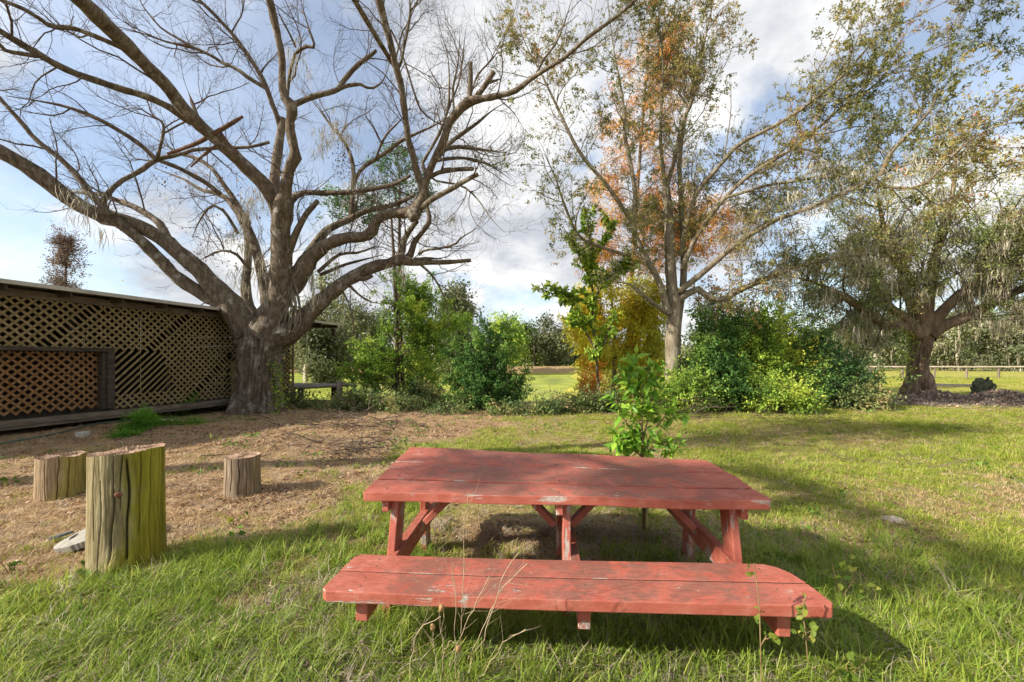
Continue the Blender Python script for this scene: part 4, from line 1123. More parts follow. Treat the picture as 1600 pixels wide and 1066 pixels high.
# ---- bald cypress pair turning orange behind the laurel oak
def pts_lobes(*rows):
    """(u, v, depth, rx_px, rz_px, ry, weight) -> lobes"""
    return [(P(u, v, d), (rx * d / FPX, ry, rz * d / FPX), w) for u, v, d, rx, rz, ry, w in rows]
def trunk_px(pxs, d):
    return [(*P(u, v, d), r * d / FPX) for u, v, r in pxs]
b = P(978, 628, 16.5)
plant('bald_cypress', 'feathery cypress with orange autumn needles rising behind the slender oak', 'tree', (b[0], b[1], -.2),
      pts_lobes((1015, 110, 16.5, 40, 60, .8, 1.2), (1000, 200, 16.5, 60, 60, 1, 1.3), (985, 300, 16.5, 66, 60, 1.1, 1.5), (985, 390, 16.5, 78, 55, 1.2, 1.4), (1100, 350, 16.8, 80, 50, 1, 1.0), (1060, 60, 16.4, 30, 45, .6, .5)),
      46000, LM_or, M_pale, (.07, .15), .26, .022, 26, 900, (.4, 1.1), trunk_px([(978, 630, 4), (985, 480, 3.5), (993, 340, 3), (1003, 200, 2.2), (1012, 90, 1.4), (1015, 40, 1)], 16.5), 41, droop=.6, spread=.5, clump=.5, fine=3000, rise=.15)
b = P(960, 632, 15.0)
plant('bald_cypress', 'low cypress with golden yellow drooping needles left of the slender oak', 'tree', (b[0], b[1], -.15),
      pts_lobes((950, 470, 15, 42, 40, .7, 1), (930, 530, 15, 40, 45, .7, 1.2), (985, 520, 15, 45, 60, .8, 1.4), (1000, 590, 15.2, 45, 40, .8, 1), (945, 590, 15, 32, 30, .6, .6), (908, 500, 15.2, 26, 34, .5, .6), (1022, 480, 15.2, 30, 40, .6, .7), (1030, 560, 15.4, 28, 36, .5, .6)),
      40000, LM_ye, M_pale, (.09, .18), .34, .014, 22, 600, (.3, .9), trunk_px([(958, 640, 3), (960, 540, 2.5), (955, 460, 1.5), (952, 430, .8)], 15), 43, droop=.7, spread=.5, clump=.5, fine=2200, rise=.2)
b = P(925, 632, 14.4)
plant('autumn_shrub', 'small fiery orange shrub at the pond edge beside the yellow cypress', 'shrub', (b[0], b[1], -.1), pts_lobes((925, 600, 14.4, 26, 26, .5, 1), (935, 575, 14.4, 20, 18, .4, .5)), 4200, LM_red, M_twig, (.05, .09), .3, .012, 9, 160, (.2, .5), None, 44)

# ---- shrubs and young trees along the pond edge
b = P(622, 640, 15.5)
plant('pond_side_tree', 'slim yellow green tree with a thin straight trunk at the pond edge', 'tree', (b[0], b[1], -.3),
      pts_lobes((600, 545, 15.5, 45, 50, .9, 1), (640, 500, 15.5, 55, 45, 1, 1.2), (680, 560, 15.3, 40, 55, .9, 1), (620, 450, 15.6, 42, 40, .8, .9), (585, 600, 15.2, 40, 35, .8, .7), (650, 440, 15.6, 35, 30, .7, .5), (560, 560, 15.6, 34, 40, .7, .5), (700, 490, 15.4, 40, 40, .8, .7), (660, 610, 15, 40, 30, .6, .6)),
      34000, LM_yg, M_twig, (.07, .14), .45, .018, 26, 900, (.3, .9), trunk_px([(622, 642, 4), (620, 560, 3.6), (618, 460, 3.2), (614, 380, 2.4), (610, 320, 1.2)], 15.5), 51, tbias=-.08)
b = P(620, 330, 15.8)
plant('evergreen_tree', 'dark leaved tree showing through the upper right oak limbs', 'tree', (b[0] + .1, 16.4, -.3),
      pts_lobes((620, 255, 16.2, 45, 30, .9, 1), (600, 310, 16.2, 55, 35, 1, 1), (640, 300, 16, 40, 40, .9, .8), (530, 330, 16.2, 40, 30, .9, .6)),
      7000, LM_dark, M_twig, (.07, .13), .5, .02, 16, 400, (.3, .9), [(b[0] + .1, 16.4, -.3, .09), (b[0], 16.3, 3, .08), (b[0], 16.2, 6, .06), (b[0], 16.2, 9, .03)], 52)
b = P(765, 655, 13.2)
plant('rounded_bush', 'dense rounded dark green bush right behind the picnic table', 'shrub', (b[0], b[1], -.1),
      pts_lobes((760, 560, 13.2, 52, 50, .9, 1.2), (745, 610, 13, 60, 42, .9, 1.2), (790, 600, 13.2, 42, 48, .8, 1), (715, 560, 13.6, 35, 45, .8, .8), (770, 520, 13.4, 35, 30, .6, .5)),
      40000, LM_green, M_twig, (.06, .11), .5, .016, 34, 1100, (.2, .6), None, 53, tbias=-.05)
b = P(690, 650, 13.4)
plant('low_shrub', 'loose low bush with olive leaves left of the dense rounded bush', 'shrub', (b[0], b[1], -.1), pts_lobes((670, 620, 13.4, 50, 30, .8, 1), (640, 625, 13.6, 35, 25, .7, .6)), 9000, LM_bram, M_twig, (.05, .10), .5, .012, 20, 400, (.2, .6), None, 54)
# right hand thicket
for k, (u, v, d, lobes, nl, mt, lab) in enumerate((
    (1130, 650, 13.2, ((1110, 560, 13.2, 45, 55, .9, 1), (1130, 610, 13, 50, 35, .8, 1), (1090, 600, 13, 35, 40, .7, .8), (1105, 505, 13.4, 26, 26, .5, .4), (1150, 495, 13.6, 30, 24, .5, .4)), 12500, LM_green, 'leafy green bush crowding the right side of the slender oak'),
    (1190, 650, 13.8, ((1175, 520, 13.8, 42, 40, .8, 1), (1200, 570, 13.8, 45, 45, .8, 1), (1205, 490, 13.9, 28, 26, .5, .4), (1165, 600, 13.2, 30, 30, .5, .6)), 10000, LM_yg, 'bright yellow green bush in the middle of the right thicket'),
    (1225, 652, 14.4, ((1235, 560, 14.4, 35, 35, .7, 1), (1215, 600, 14.4, 30, 30, .6, .7)), 5500, LM_ye, 'golden yellow bush in the middle of the right thicket'),
    (1290, 652, 14.2, ((1290, 590, 14.2, 55, 45, 1, 1.2), (1330, 600, 14.2, 42, 35, .8, .9), (1270, 550, 14.4, 40, 40, .8, .8)), 12000, LM_dark, 'dark shaded bush at the right end of the thicket'),
    (1210, 655, 12.4, ((1205, 625, 12.4, 45, 25, .6, 1), (1240, 630, 12.4, 30, 18, .5, .6)), 4200, LM_yg, 'low pale green shrub in front of the thicket'),
    (1345, 650, 13.4, ((1345, 628, 13.4, 40, 18, .6, 1),), 3200, LM_bram, 'low bramble between the thicket and the mossy oak'),
    (1068, 645, 12.4, ((1070, 612, 12.4, 36, 34, .5, 1), (1040, 622, 12.4, 26, 24, .4, .7)), 4600, LM_yg, 'leafy shrub hiding the foot of the slender oak'),
    (1160, 650, 14.6, ((1150, 470, 14.8, 34, 28, .6, .7), (1105, 450, 14.8, 26, 24, .5, .5), (1185, 540, 14.6, 30, 40, .6, .7)), 5200, LM_rust2, 'rusty orange tinged bush rising behind the green thicket'),
    (1260, 650, 13.4, ((1262, 610, 13.4, 30, 32, .5, 1), (1250, 520, 14.4, 34, 34, .6, .8)), 4600, LM_green, 'mid green bush between the yellow and the dark thicket bushes'))):
    b = P(u, v, d)
    plant('thicket_bush', lab, 'shrub', (b[0], b[1], -.05), pts_lobes(*lobes), int(nl * 2.3), mt, M_twig, (.06, .12), .48, .014, 30, 900, (.25, 1.15), None, 60 + k, group='bushes of the right thicket')
# brambles along the edge of the yard
for k, (u, v, d, rx, rz, lab) in enumerate((
    (470, 655, 13.6, 34, 20, 'bramble clump at the foot of the great oak'), (520, 658, 13.2, 32, 22, 'bramble clump around the leaning pond post'),
    (565, 652, 13.0, 34, 24, 'twiggy bramble under the slim pond side tree'), (612, 655, 12.6, 32, 20, 'low bramble between slim tree and rounded bush'),
    (850, 660, 12.2, 30, 22, 'thin bramble right of the rounded bush with water behind'), (895, 655, 12.4, 34, 24, 'leafy bramble below the orange shrub'),
    (940, 650, 12.6, 28, 22, 'leafy bramble under the yellow cypress'), (700, 662, 12.2, 34, 14, 'low ground bramble in front of the rounded bush'), (790, 664, 12.0, 36, 14, 'low ivy like bramble in front of the rounded bush'))):
    b = P(u, v, d)
    plant('bramble', lab, 'shrub', (b[0], b[1], -.02), pts_lobes((u, v - rz * .8, d, rx, rz, .6, 1)), 3200, LM_bram, M_twig, (.05, .10), .55, .007, 22, 260, (.25, .8), None, 80 + k, group='brambles along the yard edge', wob=.3)

# ---- big feathery weed by the shed, small weeds
LM_fern = leaf_mat('feathery_weed_leaf', [(0, (.05, .14, .012)), (.5, (.11, .26, .02)), (1, (.2, .36, .04))], .35)
for k, (u, v, d, rx, rz, nl, lab) in enumerate(((218, 690, 8.6, 26, 26, 5200, 'bright green feathery weed clump in front of the lattice'), (195, 700, 8.0, 22, 14, 2600, 'low feathery weed spreading towards the tall stump'),
    (255, 675, 9.4, 18, 12, 1500, 'small feathery weed right of the bright green clump'), (300, 672, 9.6, 26, 10, 1200, 'thin low weed patch between feathery clump and oak'), (285, 640, 11.6, 26, 16, 1300, 'dull green weed against the foot of the lattice'))):
    b = P(u, v, d); b[2] = 0
    plant('feathery_weed', lab, 'weed', b, pts_lobes((u, v - rz, d, rx, rz, .35, 1)), nl, LM_fern, LM_fern, (.03, .06), .25, .006, 26, 300, (.08, .25), None, 95 + k, group='weeds by the shed')

# ---- young leafy trees with leaves big enough to tell apart
def leaf_proto(name, L, W, mat, fold=.1, seg=5):
    ts = np.linspace(0, 1, seg + 1)
    wv = W * np.sin(np.pi * np.clip(ts, 0, 1) ** .8) * .5
    V = []; F = []
    for i, t in enumerate(ts):
        z = -.12 * L * t * t
        V += [(t * L, -wv[i], z + fold * wv[i] * 2), (t * L, 0, z), (t * L, wv[i], z + fold * wv[i] * 2)]
    for i in range(seg):
        a_ = i * 3
        F += [(a_, a_ + 3, a_ + 4, a_ + 1), (a_ + 1, a_ + 4, a_ + 5, a_ + 2)]
    return np_mesh(name, V, np.array(F), mat, True)
from mathutils import Matrix
def leafy(name, label, cat, base, stems, twigs, nleaf, protos, bmat, seed, twL=(.15, .4), scale=(.7, 1.2), group=None, up=.1, tipbias=.3, droop=.25, extra=None):
    rng = np.random.default_rng(seed)
    root = empty(name, base, label, cat, group)
    g = Geo()
    sp, sr = stack(stems, 14)
    v, f = tubes(sp, sr, 7); g.add(v, f)
    tp, tr = spawn(rng, sp, sr, twigs, .25, 1, (30, 65), twL, 6, .15, up, .012, .6, rmin=.0015)
    v, f = tubes(tp, tr, 4); g.add(v, f)
    g.obj('stem', bmat, root)
    allp = np.concatenate([catmull_many(sp[:, 6:], 6), tp])
    pos, tan = along(rng, allp, nleaf, tipbias, 1)
    for i in range(nleaf):
        o = bpy.data.objects.new('leaf', protos[int(rng.integers(len(protos)))])
        d = Vector(tan[i]) * .5 + Vector(rng.standard_normal(3)) * .75 + Vector((0, 0, -droop)); d.normalize()
        nrm = Vector(rng.standard_normal(3)) * .45 + Vector((-.2, -.15, 1))
        y = nrm.cross(d).normalized(); z = d.cross(y)
        s = float(rng.uniform(*scale))
        Mx = Matrix((d, y, z)).transposed().to_4x4() @ Matrix.Scale(s, 4)
        Mx.translation = Vector(pos[i]) - root.location
        o.matrix_local = Mx
        link(o, root)
    if extra:
        pos, tan = along(rng, allp, extra[0], tipbias, 1)
        pos = pos + rng.standard_normal(pos.shape) * .02
        v, f = leaf_geo(rng, pos, tan, extra[1], .42, .2)
        np_obj('foliage', v, f, extra[2], root, False, np.repeat(rng.random(extra[0]), 4))
    return root
def catmull_many(p, n):
    return np.array([catmull(q, n) for q in p])
LM_sap = leaf_mat('sapling_leaf', [(0, (.07, .17, .02)), (.5, (.15, .29, .025)), (1, (.30, .42, .05))], .4, .4, True)
LM_mag = leaf_mat('glossy_tree_leaf', [(0, (.03, .065, .014)), (.5, (.08, .14, .028)), (1, (.22, .27, .05))], .35, .4, True, gain=1.6)
M_sapb = bark_mat('sapling_bark', (.15, .10, .05), (.26, .18, .09), (.36, .28, .16), None, 20, .2)
SB = G(1006, 830)
sap_leaf = [leaf_proto('sapling_leaf_a', .15, .058, LM_sap), leaf_proto('sapling_leaf_b', .12, .05, LM_sap)]
def sapl(pxs): return limb(pxs, SB[1], SB[1], 14)
leafy('sapling', 'bright green leafy sapling growing just behind the picnic table', 'tree', (SB[0], SB[1], 0),
      [sapl([(1006, 832, 3), (1005, 740, 2.4), (1003, 680, 2), (1003, 620, 1.4), (1006, 575, .8)]),
       sapl([(1005, 715, 2), (990, 680, 1.6), (972, 650, 1.2), (962, 625, .8)]), sapl([(1005, 710, 2), (1020, 675, 1.5), (1036, 655, 1.1), (1042, 640, .7)]),
       sapl([(1004, 690, 1.6), (994, 640, 1.2), (985, 600, .8), (982, 580, .6)]), sapl([(1004, 690, 1.6), (1018, 630, 1.2), (1026, 595, .7)]), sapl([(1005, 715, 1.5), (985, 700, 1.2), (965, 690, .8)]), sapl([(1005, 712, 1.5), (1022, 698, 1.1), (1040, 690, .8)])],
      70, 295, sap_leaf, M_sapb, 12, (.10, .28), (.6, 1.15), extra=(420, (.07, .12), leaf_mat('sapling_small_leaf', [(0, (.06, .14, .02)), (.5, (.13, .26, .025)), (1, (.26, .38, .05))], .4)))
m = NT('yellow_stake'); M_stk = m.done(m.ramp(m.noise(m.coord((8, 8, 1)), 4, 4, .6), [(.3, (.42, .36, .10)), (.7, (.62, .57, .30))]), .6)
stk = empty('plant_stake', (SB[0] + .05, SB[1] - .02, 0), 'pale yellow stake standing beside the sapling behind the table', 'stake')
p, r = limb([(1010, 832, 2.6), (1011, 770, 2.6), (1013, 690, 2.4)], SB[1] - .02, SB[1], 8)
v, f = tubes(p[None], r[None], 8); np_obj('stick', v, f, M_stk, stk, True)
TD = 13.6
mag_leaf = [leaf_proto('glossy_leaf_a', .27, .125, LM_mag), leaf_proto('glossy_leaf_b', .22, .105, LM_mag)]
def tl(pxs): return limb(pxs, TD, TD - .3, 14)
b = P(938, 642, TD)
leafy('broadleaf_sapling', 'thin young tree with large glossy leaves mingling with the yellow cypress', 'tree', (b[0], b[1], 0),
      [tl([(938, 644, 2), (935, 600, 1.9), (928, 520, 2), (925, 440, 1.6), (922, 370, 1.2), (915, 335, .7)]),
       tl([(926, 480, 2.2), (900, 465, 1.8), (875, 462, 1.4), (852, 455, .8)]), tl([(926, 470, 2), (955, 430, 1.6), (985, 412, 1)]), tl([(925, 440, 1.8), (905, 400, 1.4), (896, 372, .8)]),
       tl([(932, 560, 2), (950, 520, 1.5), (960, 490, .9)]), tl([(930, 545, 1.8), (910, 510, 1.4), (900, 490, .8)]), tl([(924, 410, 1.6), (945, 380, 1.2), (956, 352, .8)])],
      120, 298, mag_leaf, M_twig, 17, (.25, .65), (.6, 1.1), extra=(4200, (.13, .24), LM_yg))

# ------------------------------------------------------------------ far trees and fence
def far_tree(label, u, vb, vt, d, wpx, mat, seed, nl=5000, moss=0, leaf=(.22, .45), conical=False, zb=None, name='far_tree', group=None, lm=None, rr=.2, crown_lo=.0, bm_=None):
    base = P(u, vb, d); top = P(u, vt, d)
    if zb is not None: base[2] = zb
    h = top[2] - base[2]; R = wpx * d / FPX
    rng = np.random.default_rng(seed)
    lobes = []
    n = 11
    for k in range(n):
        if conical:
            t = crown_lo + (1 - crown_lo) * (k + .5) / n; w = R * (1.05 - t) * 1.05
            lobes.append((base + np.array([0, 0, h * t]), (max(w, .3), max(w, .3), h * .12), 1))
        else:
            an_ = rng.uniform(0, 6.28); t = rng.uniform(crown_lo + .12, .86); q = .55 * R * math.sqrt(1 - ((t - .5) / .6) ** 2)
            lobes.append((base + np.array([math.cos(an_) * q, math.sin(an_) * q, h * t]), (R * .5, R * .5, h * .17), 1))
    trk = [(*base, rr), (*(base + [rng.normal(0, .1), 0, h * .35]), rr * .8), (*(base + [rng.normal(0, .2), 0, h * .65]), rr * .5), (*(base + [0, 0, h * .88]), rr * .15)]
    return plant(name, label, 'tree', base, lobes, int(nl * 2.2), mat, bm_ or M_twig, leaf, .6, rr * .3, 6, 520, (h * .06, h * .18), trk, seed, group=group, moss=moss, mossL=(.8, 2.6), mossw=.10, clump=.9, tint_scale=.25)
k = 0
FT = [(500, 580, 430, 36, 42, LM_far, 'grey green mossy oak across the pond just right of the shed roof', 40, 6500), (545, 582, 450, 46, 40, LM_far, 'hazy grey oak on the far bank behind the slim tree', 30, 4500),
      (720, 578, 445, 58, 48, LM_far, 'broad grey green oak on the far bank above the rounded bush', 40, 5200), (665, 578, 470, 66, 45, LM_fard, 'green oak on the far bank behind the slim tree crown', 0, 4200),
      (790, 577, 490, 72, 36, LM_yg, 'olive yellow tree on the far bank right of the rounded bush', 0, 3600), (822, 577, 502, 84, 28, LM_fard, 'small dark round tree on the far bank', 0, 2600),
      (865, 577, 494, 76, 34, LM_far, 'loose pale tree on the far bank beside the yellow cypress', 0, 2800), (905, 578, 500, 80, 34, LM_far, 'far bank tree half hidden by the yellow cypress', 0, 2600),
      (455, 578, 470, 70, 40, LM_fard, 'far bank tree glimpsed under the oak fork', 0, 2600), (590, 578, 480, 78, 40, LM_fard, 'far bank tree behind the pond side tree', 0, 2600)]
for u, vb, vt, d, w, mt, lab, ms, nl in FT:
    k += 1
    far_tree(lab, u, vb, vt, d, w, mt, 200 + k, nl, ms, (.18, .36) if d < 50 else (.3, .6), zb=float(ground_z((u - 800) / FPX * d, d)), name='far_bank_tree', group='trees on the far bank of the pond')
RT = [(1345, 500, 62, 40, LM_far, 'mossy tree beyond the fence left of the live oak'), (1395, 488, 70, 42, LM_far, 'mossy tree beyond the fence just behind the live oak trunk'), (1490, 478, 60, 44, LM_far, 'mossy grey green tree beyond the second fence post'),
      (1535, 470, 72, 46, LM_fard, 'greener moss hung tree beyond the fence'), (1585, 455, 58, 46, LM_far, 'tallest mossy tree beyond the fence at the frame edge'), (1650, 460, 64, 50, LM_far, 'mossy tree beyond the fence cut off by the frame'), (1280, 505, 74, 44, LM_far, 'far tree behind the dark thicket bush'), (1190, 505, 78, 48, LM_fard, 'far tree behind the yellow green thicket bush'), (1120, 500, 80, 48, LM_fard, 'far tree hidden behind the leafy green bush')]
for u, vt, d, w, mt, lab in RT:
    k += 1
    far_tree(lab, u, 580, vt, d, w, mt, 200 + k, 3600, 150, (.25, .5), zb=0.0, name='field_tree', group='mossy trees beyond the fence', crown_lo=.0)
far_tree('distant reddish bare cypress with pointed top above the shed roof', 103, 575, 373, 60, 50, LM_rust, 240, 11000, 0, (.12, .3), True, 0.0, 'distant_cypress', rr=.35, crown_lo=.25)
# low far bank scrub, one mass
rng = np.random.default_rng(9)
n = 26000
sx = rng.uniform(-110, 60, n); sy = rng.uniform(84, 104, n)
sh = 3.6 * (.4 + fnoise(sx, sy, .12, 2)) * rng.random(n) ** .7
pos = np.stack([sx, sy, sh + .2], 1)
v, f = leaf_geo(rng, pos, rng.standard_normal(pos.shape), (.5, 1.0), .6)
tag(np_obj('far_undergrowth', v, f, LM_fard, None, False, np.repeat(np.clip(fnoise(sx, sh * 3, .15, 6) + rng.normal(0, .15, n), 0, 1), 4)), 'dark tangled undergrowth closing the view across the pond', 'undergrowth', kind='stuff')
n = 22000
sx = rng.uniform(15, 120, n); sy = rng.uniform(80, 96, n)
sh = 4.5 * (.4 + fnoise(sx, sy, .12, 5)) * rng.random(n) ** .7
pos = np.stack([sx, sy, sh + .2], 1)
v, f = leaf_geo(rng, pos, rng.standard_normal(pos.shape), (.5, 1.0), .6)
tag(np_obj('field_undergrowth', v, f, LM_far, None, False, np.repeat(np.clip(fnoise(sx, sh * 3, .15, 6) + rng.normal(0, .15, n), 0, 1), 4)), 'grey green undergrowth beneath the trees beyond the fence', 'undergrowth', kind='stuff')
# palm on the far bank
pb = np.array([4.2, 78.0, .2])
palm = empty('cabbage_palm', pb, 'small cabbage palm on the far bank', 'palm')
v, f = tubes(np.array([[pb, pb + [0.1, 0, 3], pb + [0, 0, 6.2]]]), np.array([[.22, .18, .2]]), 8); np_obj('trunk', v, f, M_twig, palm)
g = Geo()
for q in range(34):
    an_ = rng.uniform(0, 6.28); el = rng.uniform(-.7, 1.2); d = np.array([math.cos(an_) * math.cos(el), math.sin(an_) * math.cos(el), math.sin(el)])
    c0 = pb + [0, 0, 6.2] + d * .7
    for s in np.linspace(-.7, .7, 9):
        sd = unit(np.cross(d, [0, 0, 1.0])); dd = unit(d + sd * s * 1.3 + np.array([0, 0, -.15]))
        p1 = c0 + dd * .9; wv = np.cross(dd, [.1, .2, 1]) * .05
        g.add([c0, p1 * .5 + c0 * .5 + wv, p1, p1 * .5 + c0 * .5 - wv], [[0, 1, 2], [0, 2, 3]], rng.random())
g.obj('fronds', LM_fard, palm)

# fence in the far field
fen = empty('field_fence', (31, 36, 0), 'long pale rail fence with wire mesh across the far field', 'fence')
FO = Vector(fen.location)
nP = 15
for i in range(nP):
    x = 26 + i * 2.75; y = 36 - .02 * (x - 31)
    z = float(ground_z(x, y))
    bm_obj('fence_post', beam(Vector((x, y, z - .1)) - FO, Vector((x, y, z + 1.0)) - FO, .13, .13, .01, up=(0, 1, 0)), M_post, fen)
    if i < nP - 1:
        x2 = x + 2.75; y2 = 36 - .02 * (x2 - 31); z2 = float(ground_z(x2, y2))
        bm_obj('fence_rail', beam(Vector((x - .05, y - .09, z + 1.02)) - FO, Vector((x2 + .05, y2 - .09, z2 + 1.02)) - FO, .11, .045, .004), M_rail, fen)
m = NT('galvanised_wire'); M_wire = m.done((.34, .34, .33), .5, spec=.5)
for h in (.15, .35, .55, .75, .9):
    p = np.array([[(26, 36.1, h), (45, 35.7, h), (64.5, 35.3, h)]]); v, f = tubes(p, np.full((1, 3), .006), 4)
    np_obj('wire', v, f, M_wire, fen)
g = Geo()
xs = np.arange(26.2, 64, .3); ysx = 36 - .02 * (xs - 31)
p = np.stack([np.stack([xs, ysx, np.full_like(xs, .08)], 1), np.stack([xs, ysx, np.full_like(xs, .92)], 1)], 1)
v, f = tubes(p, np.full((len(xs), 2), .004), 3); g.add(v, f)
mw = g.obj('wire_mesh', M_wire, fen); mw['kind'] = 'stuff'

# posts near the pond
pp_ = empty('old_post', P(529, 645, 13.6), 'weathered wooden post standing in brambles by the pond', 'post')
bm_obj('post', beam((0, 0, -.1), (.04, 0, 1.05), .17, .15, .02, up=(0, 1, 0)), M_post, pp_)
pp2 = empty('broken_post', P(684, 652, 12.9), 'short grey broken post in front of the rounded bush', 'post')
bm_obj('post', beam((0, 0, -.1), (.03, 0, .62), .10, .09, .015, up=(0, 1, 0)), M_post, pp2)
# rail and mossy block beside the live oak
gr = P(1532, 622, 17.0)
blk = empty('mossy_block', (gr[0], gr[1], 0), 'dark mossy stump like block right of the live oak', 'stump')
M_mblk = bark_mat('mossy_block_wood', (.04, .045, .03), (.10, .11, .07), (.22, .22, .15), None, 9, 1.0)
blob('trunk_section', (gr[0], gr[1], .30), (.26, .26, .44), M_mblk, blk, .3, 6, 4, .75)
blob('broken_top', (gr[0] + .26, gr[1] - .05, .40), (.14, .2, .36), M_mblk, blk, .3, 8, 4, .8)
rl = empty('wooden_rail', (gr[0] - 1.0, gr[1] + .1, 0), 'fallen wooden rail between the live oak and the mossy block', 'rail')
bm_obj('board', beam((-.95, 0, .56), (.75, 0, .52), .11, .06, .006), M_rail, rl)
bm_obj('short_leg', beam((-.8, .0, .5), (-.8, 0, -.02), .08, .06, .006, up=(0, 1, 0)), M_post, rl)

# ------------------------------------------------------------------ small things on the dirt
blk = empty('wood_block', G(129, 690), 'small pale square block on the dirt in front of the shed', 'block')
bm = prism([(-.09, -.06), (.09, -.06), (.09, .06), (-.09, .06)], 0, .19, .008); bm_obj('block', bm, M_fascia, blk)
m = NT('green_hose_rubber'); M_hose = m.done((.06, .12, .09), .5, spec=.4)
hp = np.array([(*G(u, v_)[:2], .03) for u, v_ in ((-40, 712), (30, 700), (80, 690), (130, 676), (170, 668), (215, 662), (250, 662))])
hp = catmull(hp, 30); hp[:, 2] += ground_z(hp[:, 0], hp[:, 1]) + .005
v, f = tubes(hp[None], np.full((1, 30), .016), 8)
tag(np_obj('garden_hose', v, f, M_hose, None, True), 'thin green hose lying along the shed base', 'hose')
m = NT('white_plastic'); M_wpl = m.done((.72, .72, .70), .5)
p0 = G(245, 662); tr_ = empty('white_scrap', p0, 'bright white scrap strip on the dirt by the shed', 'scrap')
bm_obj('strip', beam((-.45, 0, .10), (.45, .1, .07), .05, .02, .004), M_wpl, tr_)
# brush pile left of the table
rng = np.random.default_rng(14)
def brush(label, u, v, n, rx, ry, h, L, seed, mat=M_twig, rr=.008):
    rng = np.random.default_rng(seed); c = G(u, v)
    root = empty('brush_pile', c, label, 'brush pile', 'piles of dead sticks')
    p0 = c + rng.standard_normal((n, 3)) * np.array([rx, ry, 0]); p0[:, 2] = rng.random(n) ** 1.5 * h + ground_z(p0[:, 0], p0[:, 1])
    d = rng.standard_normal((n, 3)) * np.array([1, .8, .18]); LL = rng.uniform(L * .3, L, n)
    pp, r = grow(rng, p0, d, LL, rng.uniform(.4, 1.3, n) * rr, 6, .16, -.01)
    pp[:, :, 2] = np.maximum(pp[:, :, 2], ground_z(pp[:, :, 0], pp[:, :, 1]) + .006)
    g = Geo(); v_, f = tubes(pp, r, 4); g.add(v_, f)
    p2, r2 = spawn(rng, pp, r, n * 2, .2, 1, (20, 60), (L * .15, L * .4), 4, .15, 0, .012)
    p2[:, :, 2] = np.maximum(p2[:, :, 2], ground_z(p2[:, :, 0], p2[:, :, 1]) + .005)
    v_, f = tubes(p2, r2, 3); g.add(v_, f); g.obj('sticks', mat, root)
brush('tangled pile of grey dead sticks left of the picnic table', 556, 712, 90, .30, .35, .22, .7, 3)
brush('thin scatter of dead sticks behind the small grey stump', 470, 705, 46, .6, .5, .05, .9, 4)
brush('heap of dead branches under the brambles near the post', 560, 672, 90, .8, .3, .35, 1.1, 5, rr=.010)
brush('grey fallen branches at the foot of the right thicket', 1250, 660, 60, 1.0, .25, .22, .7, 6, M_twig, .007)
brush('pale dead branches leaning at the slender oak foot', 1092, 652, 50, .3, .2, .55, .9, 7, M_twig, .008)
brush('few pale twigs lying in the open grass right of the table', 1415, 725, 26, .45, .25, .03, .7, 8, M_pale, .006)

# leaf litter mound around the live oak
rng = np.random.default_rng(19)
n = 15000
lu = np.concatenate([rng.normal(0, 1.0, n // 2), rng.normal(2.4, .9, n // 2)]); lv = rng.normal(-.5, .55, n)
mx = 15.9 + lu; my = 15.6 + lv
mh = (.48 * np.exp(-((lu - 2.2) / 1.1) ** 2 - ((lv + .5) / .6) ** 2) + .42 * np.exp(-(lu / .9) ** 2 - ((lv + .2) / .6) ** 2)) * rng.random(n) ** .5
pos = np.stack([mx, my, ground_z(mx, my) + mh + .02], 1)
v, f = leaf_geo(rng, pos, rng.standard_normal(pos.shape), (.06, .13), .5, 0)
LM_lit = leaf_mat('pinkish_leaf_litter', [(0, (.10, .075, .06)), (.5, (.24, .19, .155)), (.9, (.36, .30, .25)), (1, (.40, .20, .13))], .1)
tag(np_obj('leaf_litter', v, f, LM_lit, None, False, np.repeat(rng.random(n), 4)), 'brown pink mound of dead leaves around the live oak', 'leaf litter', kind='stuff')
# sandy ant mound in the grass
m = NT('pale_sand'); sn = m.noise(m.coord((1, 1, 1)), 30, 6, .7)
M_sand = m.done(m.ramp(sn, [(.3, (.34, .27, .20)), (.7, (.60, .52, .43))]), .95, m.bump(sn, .6, .02))
ac = G(1398, 812); bm = bmesh.new(); bmesh.ops.create_grid(bm, x_segments=24, y_segments=24, size=1)
for v_ in bm.verts:
    x, y = v_.co.x, v_.co.y; q = math.hypot(x, y)
    v_.co = Vector((x * .20, y * .17, .055 * math.exp(-(q / .5) ** 2) - .018 + .018 * mnoise.noise(Vector((x * 4, y * 4, 1))) + float(ground_z(ac[0] + x * .2, ac[1] + y * .17))))
o = bm_obj('sand_mound', bm, M_sand, None, True); o.location = (ac[0], ac[1], 0)
tag(o, 'pale sandy ant mound in the open grass right of the table', 'sand mound')

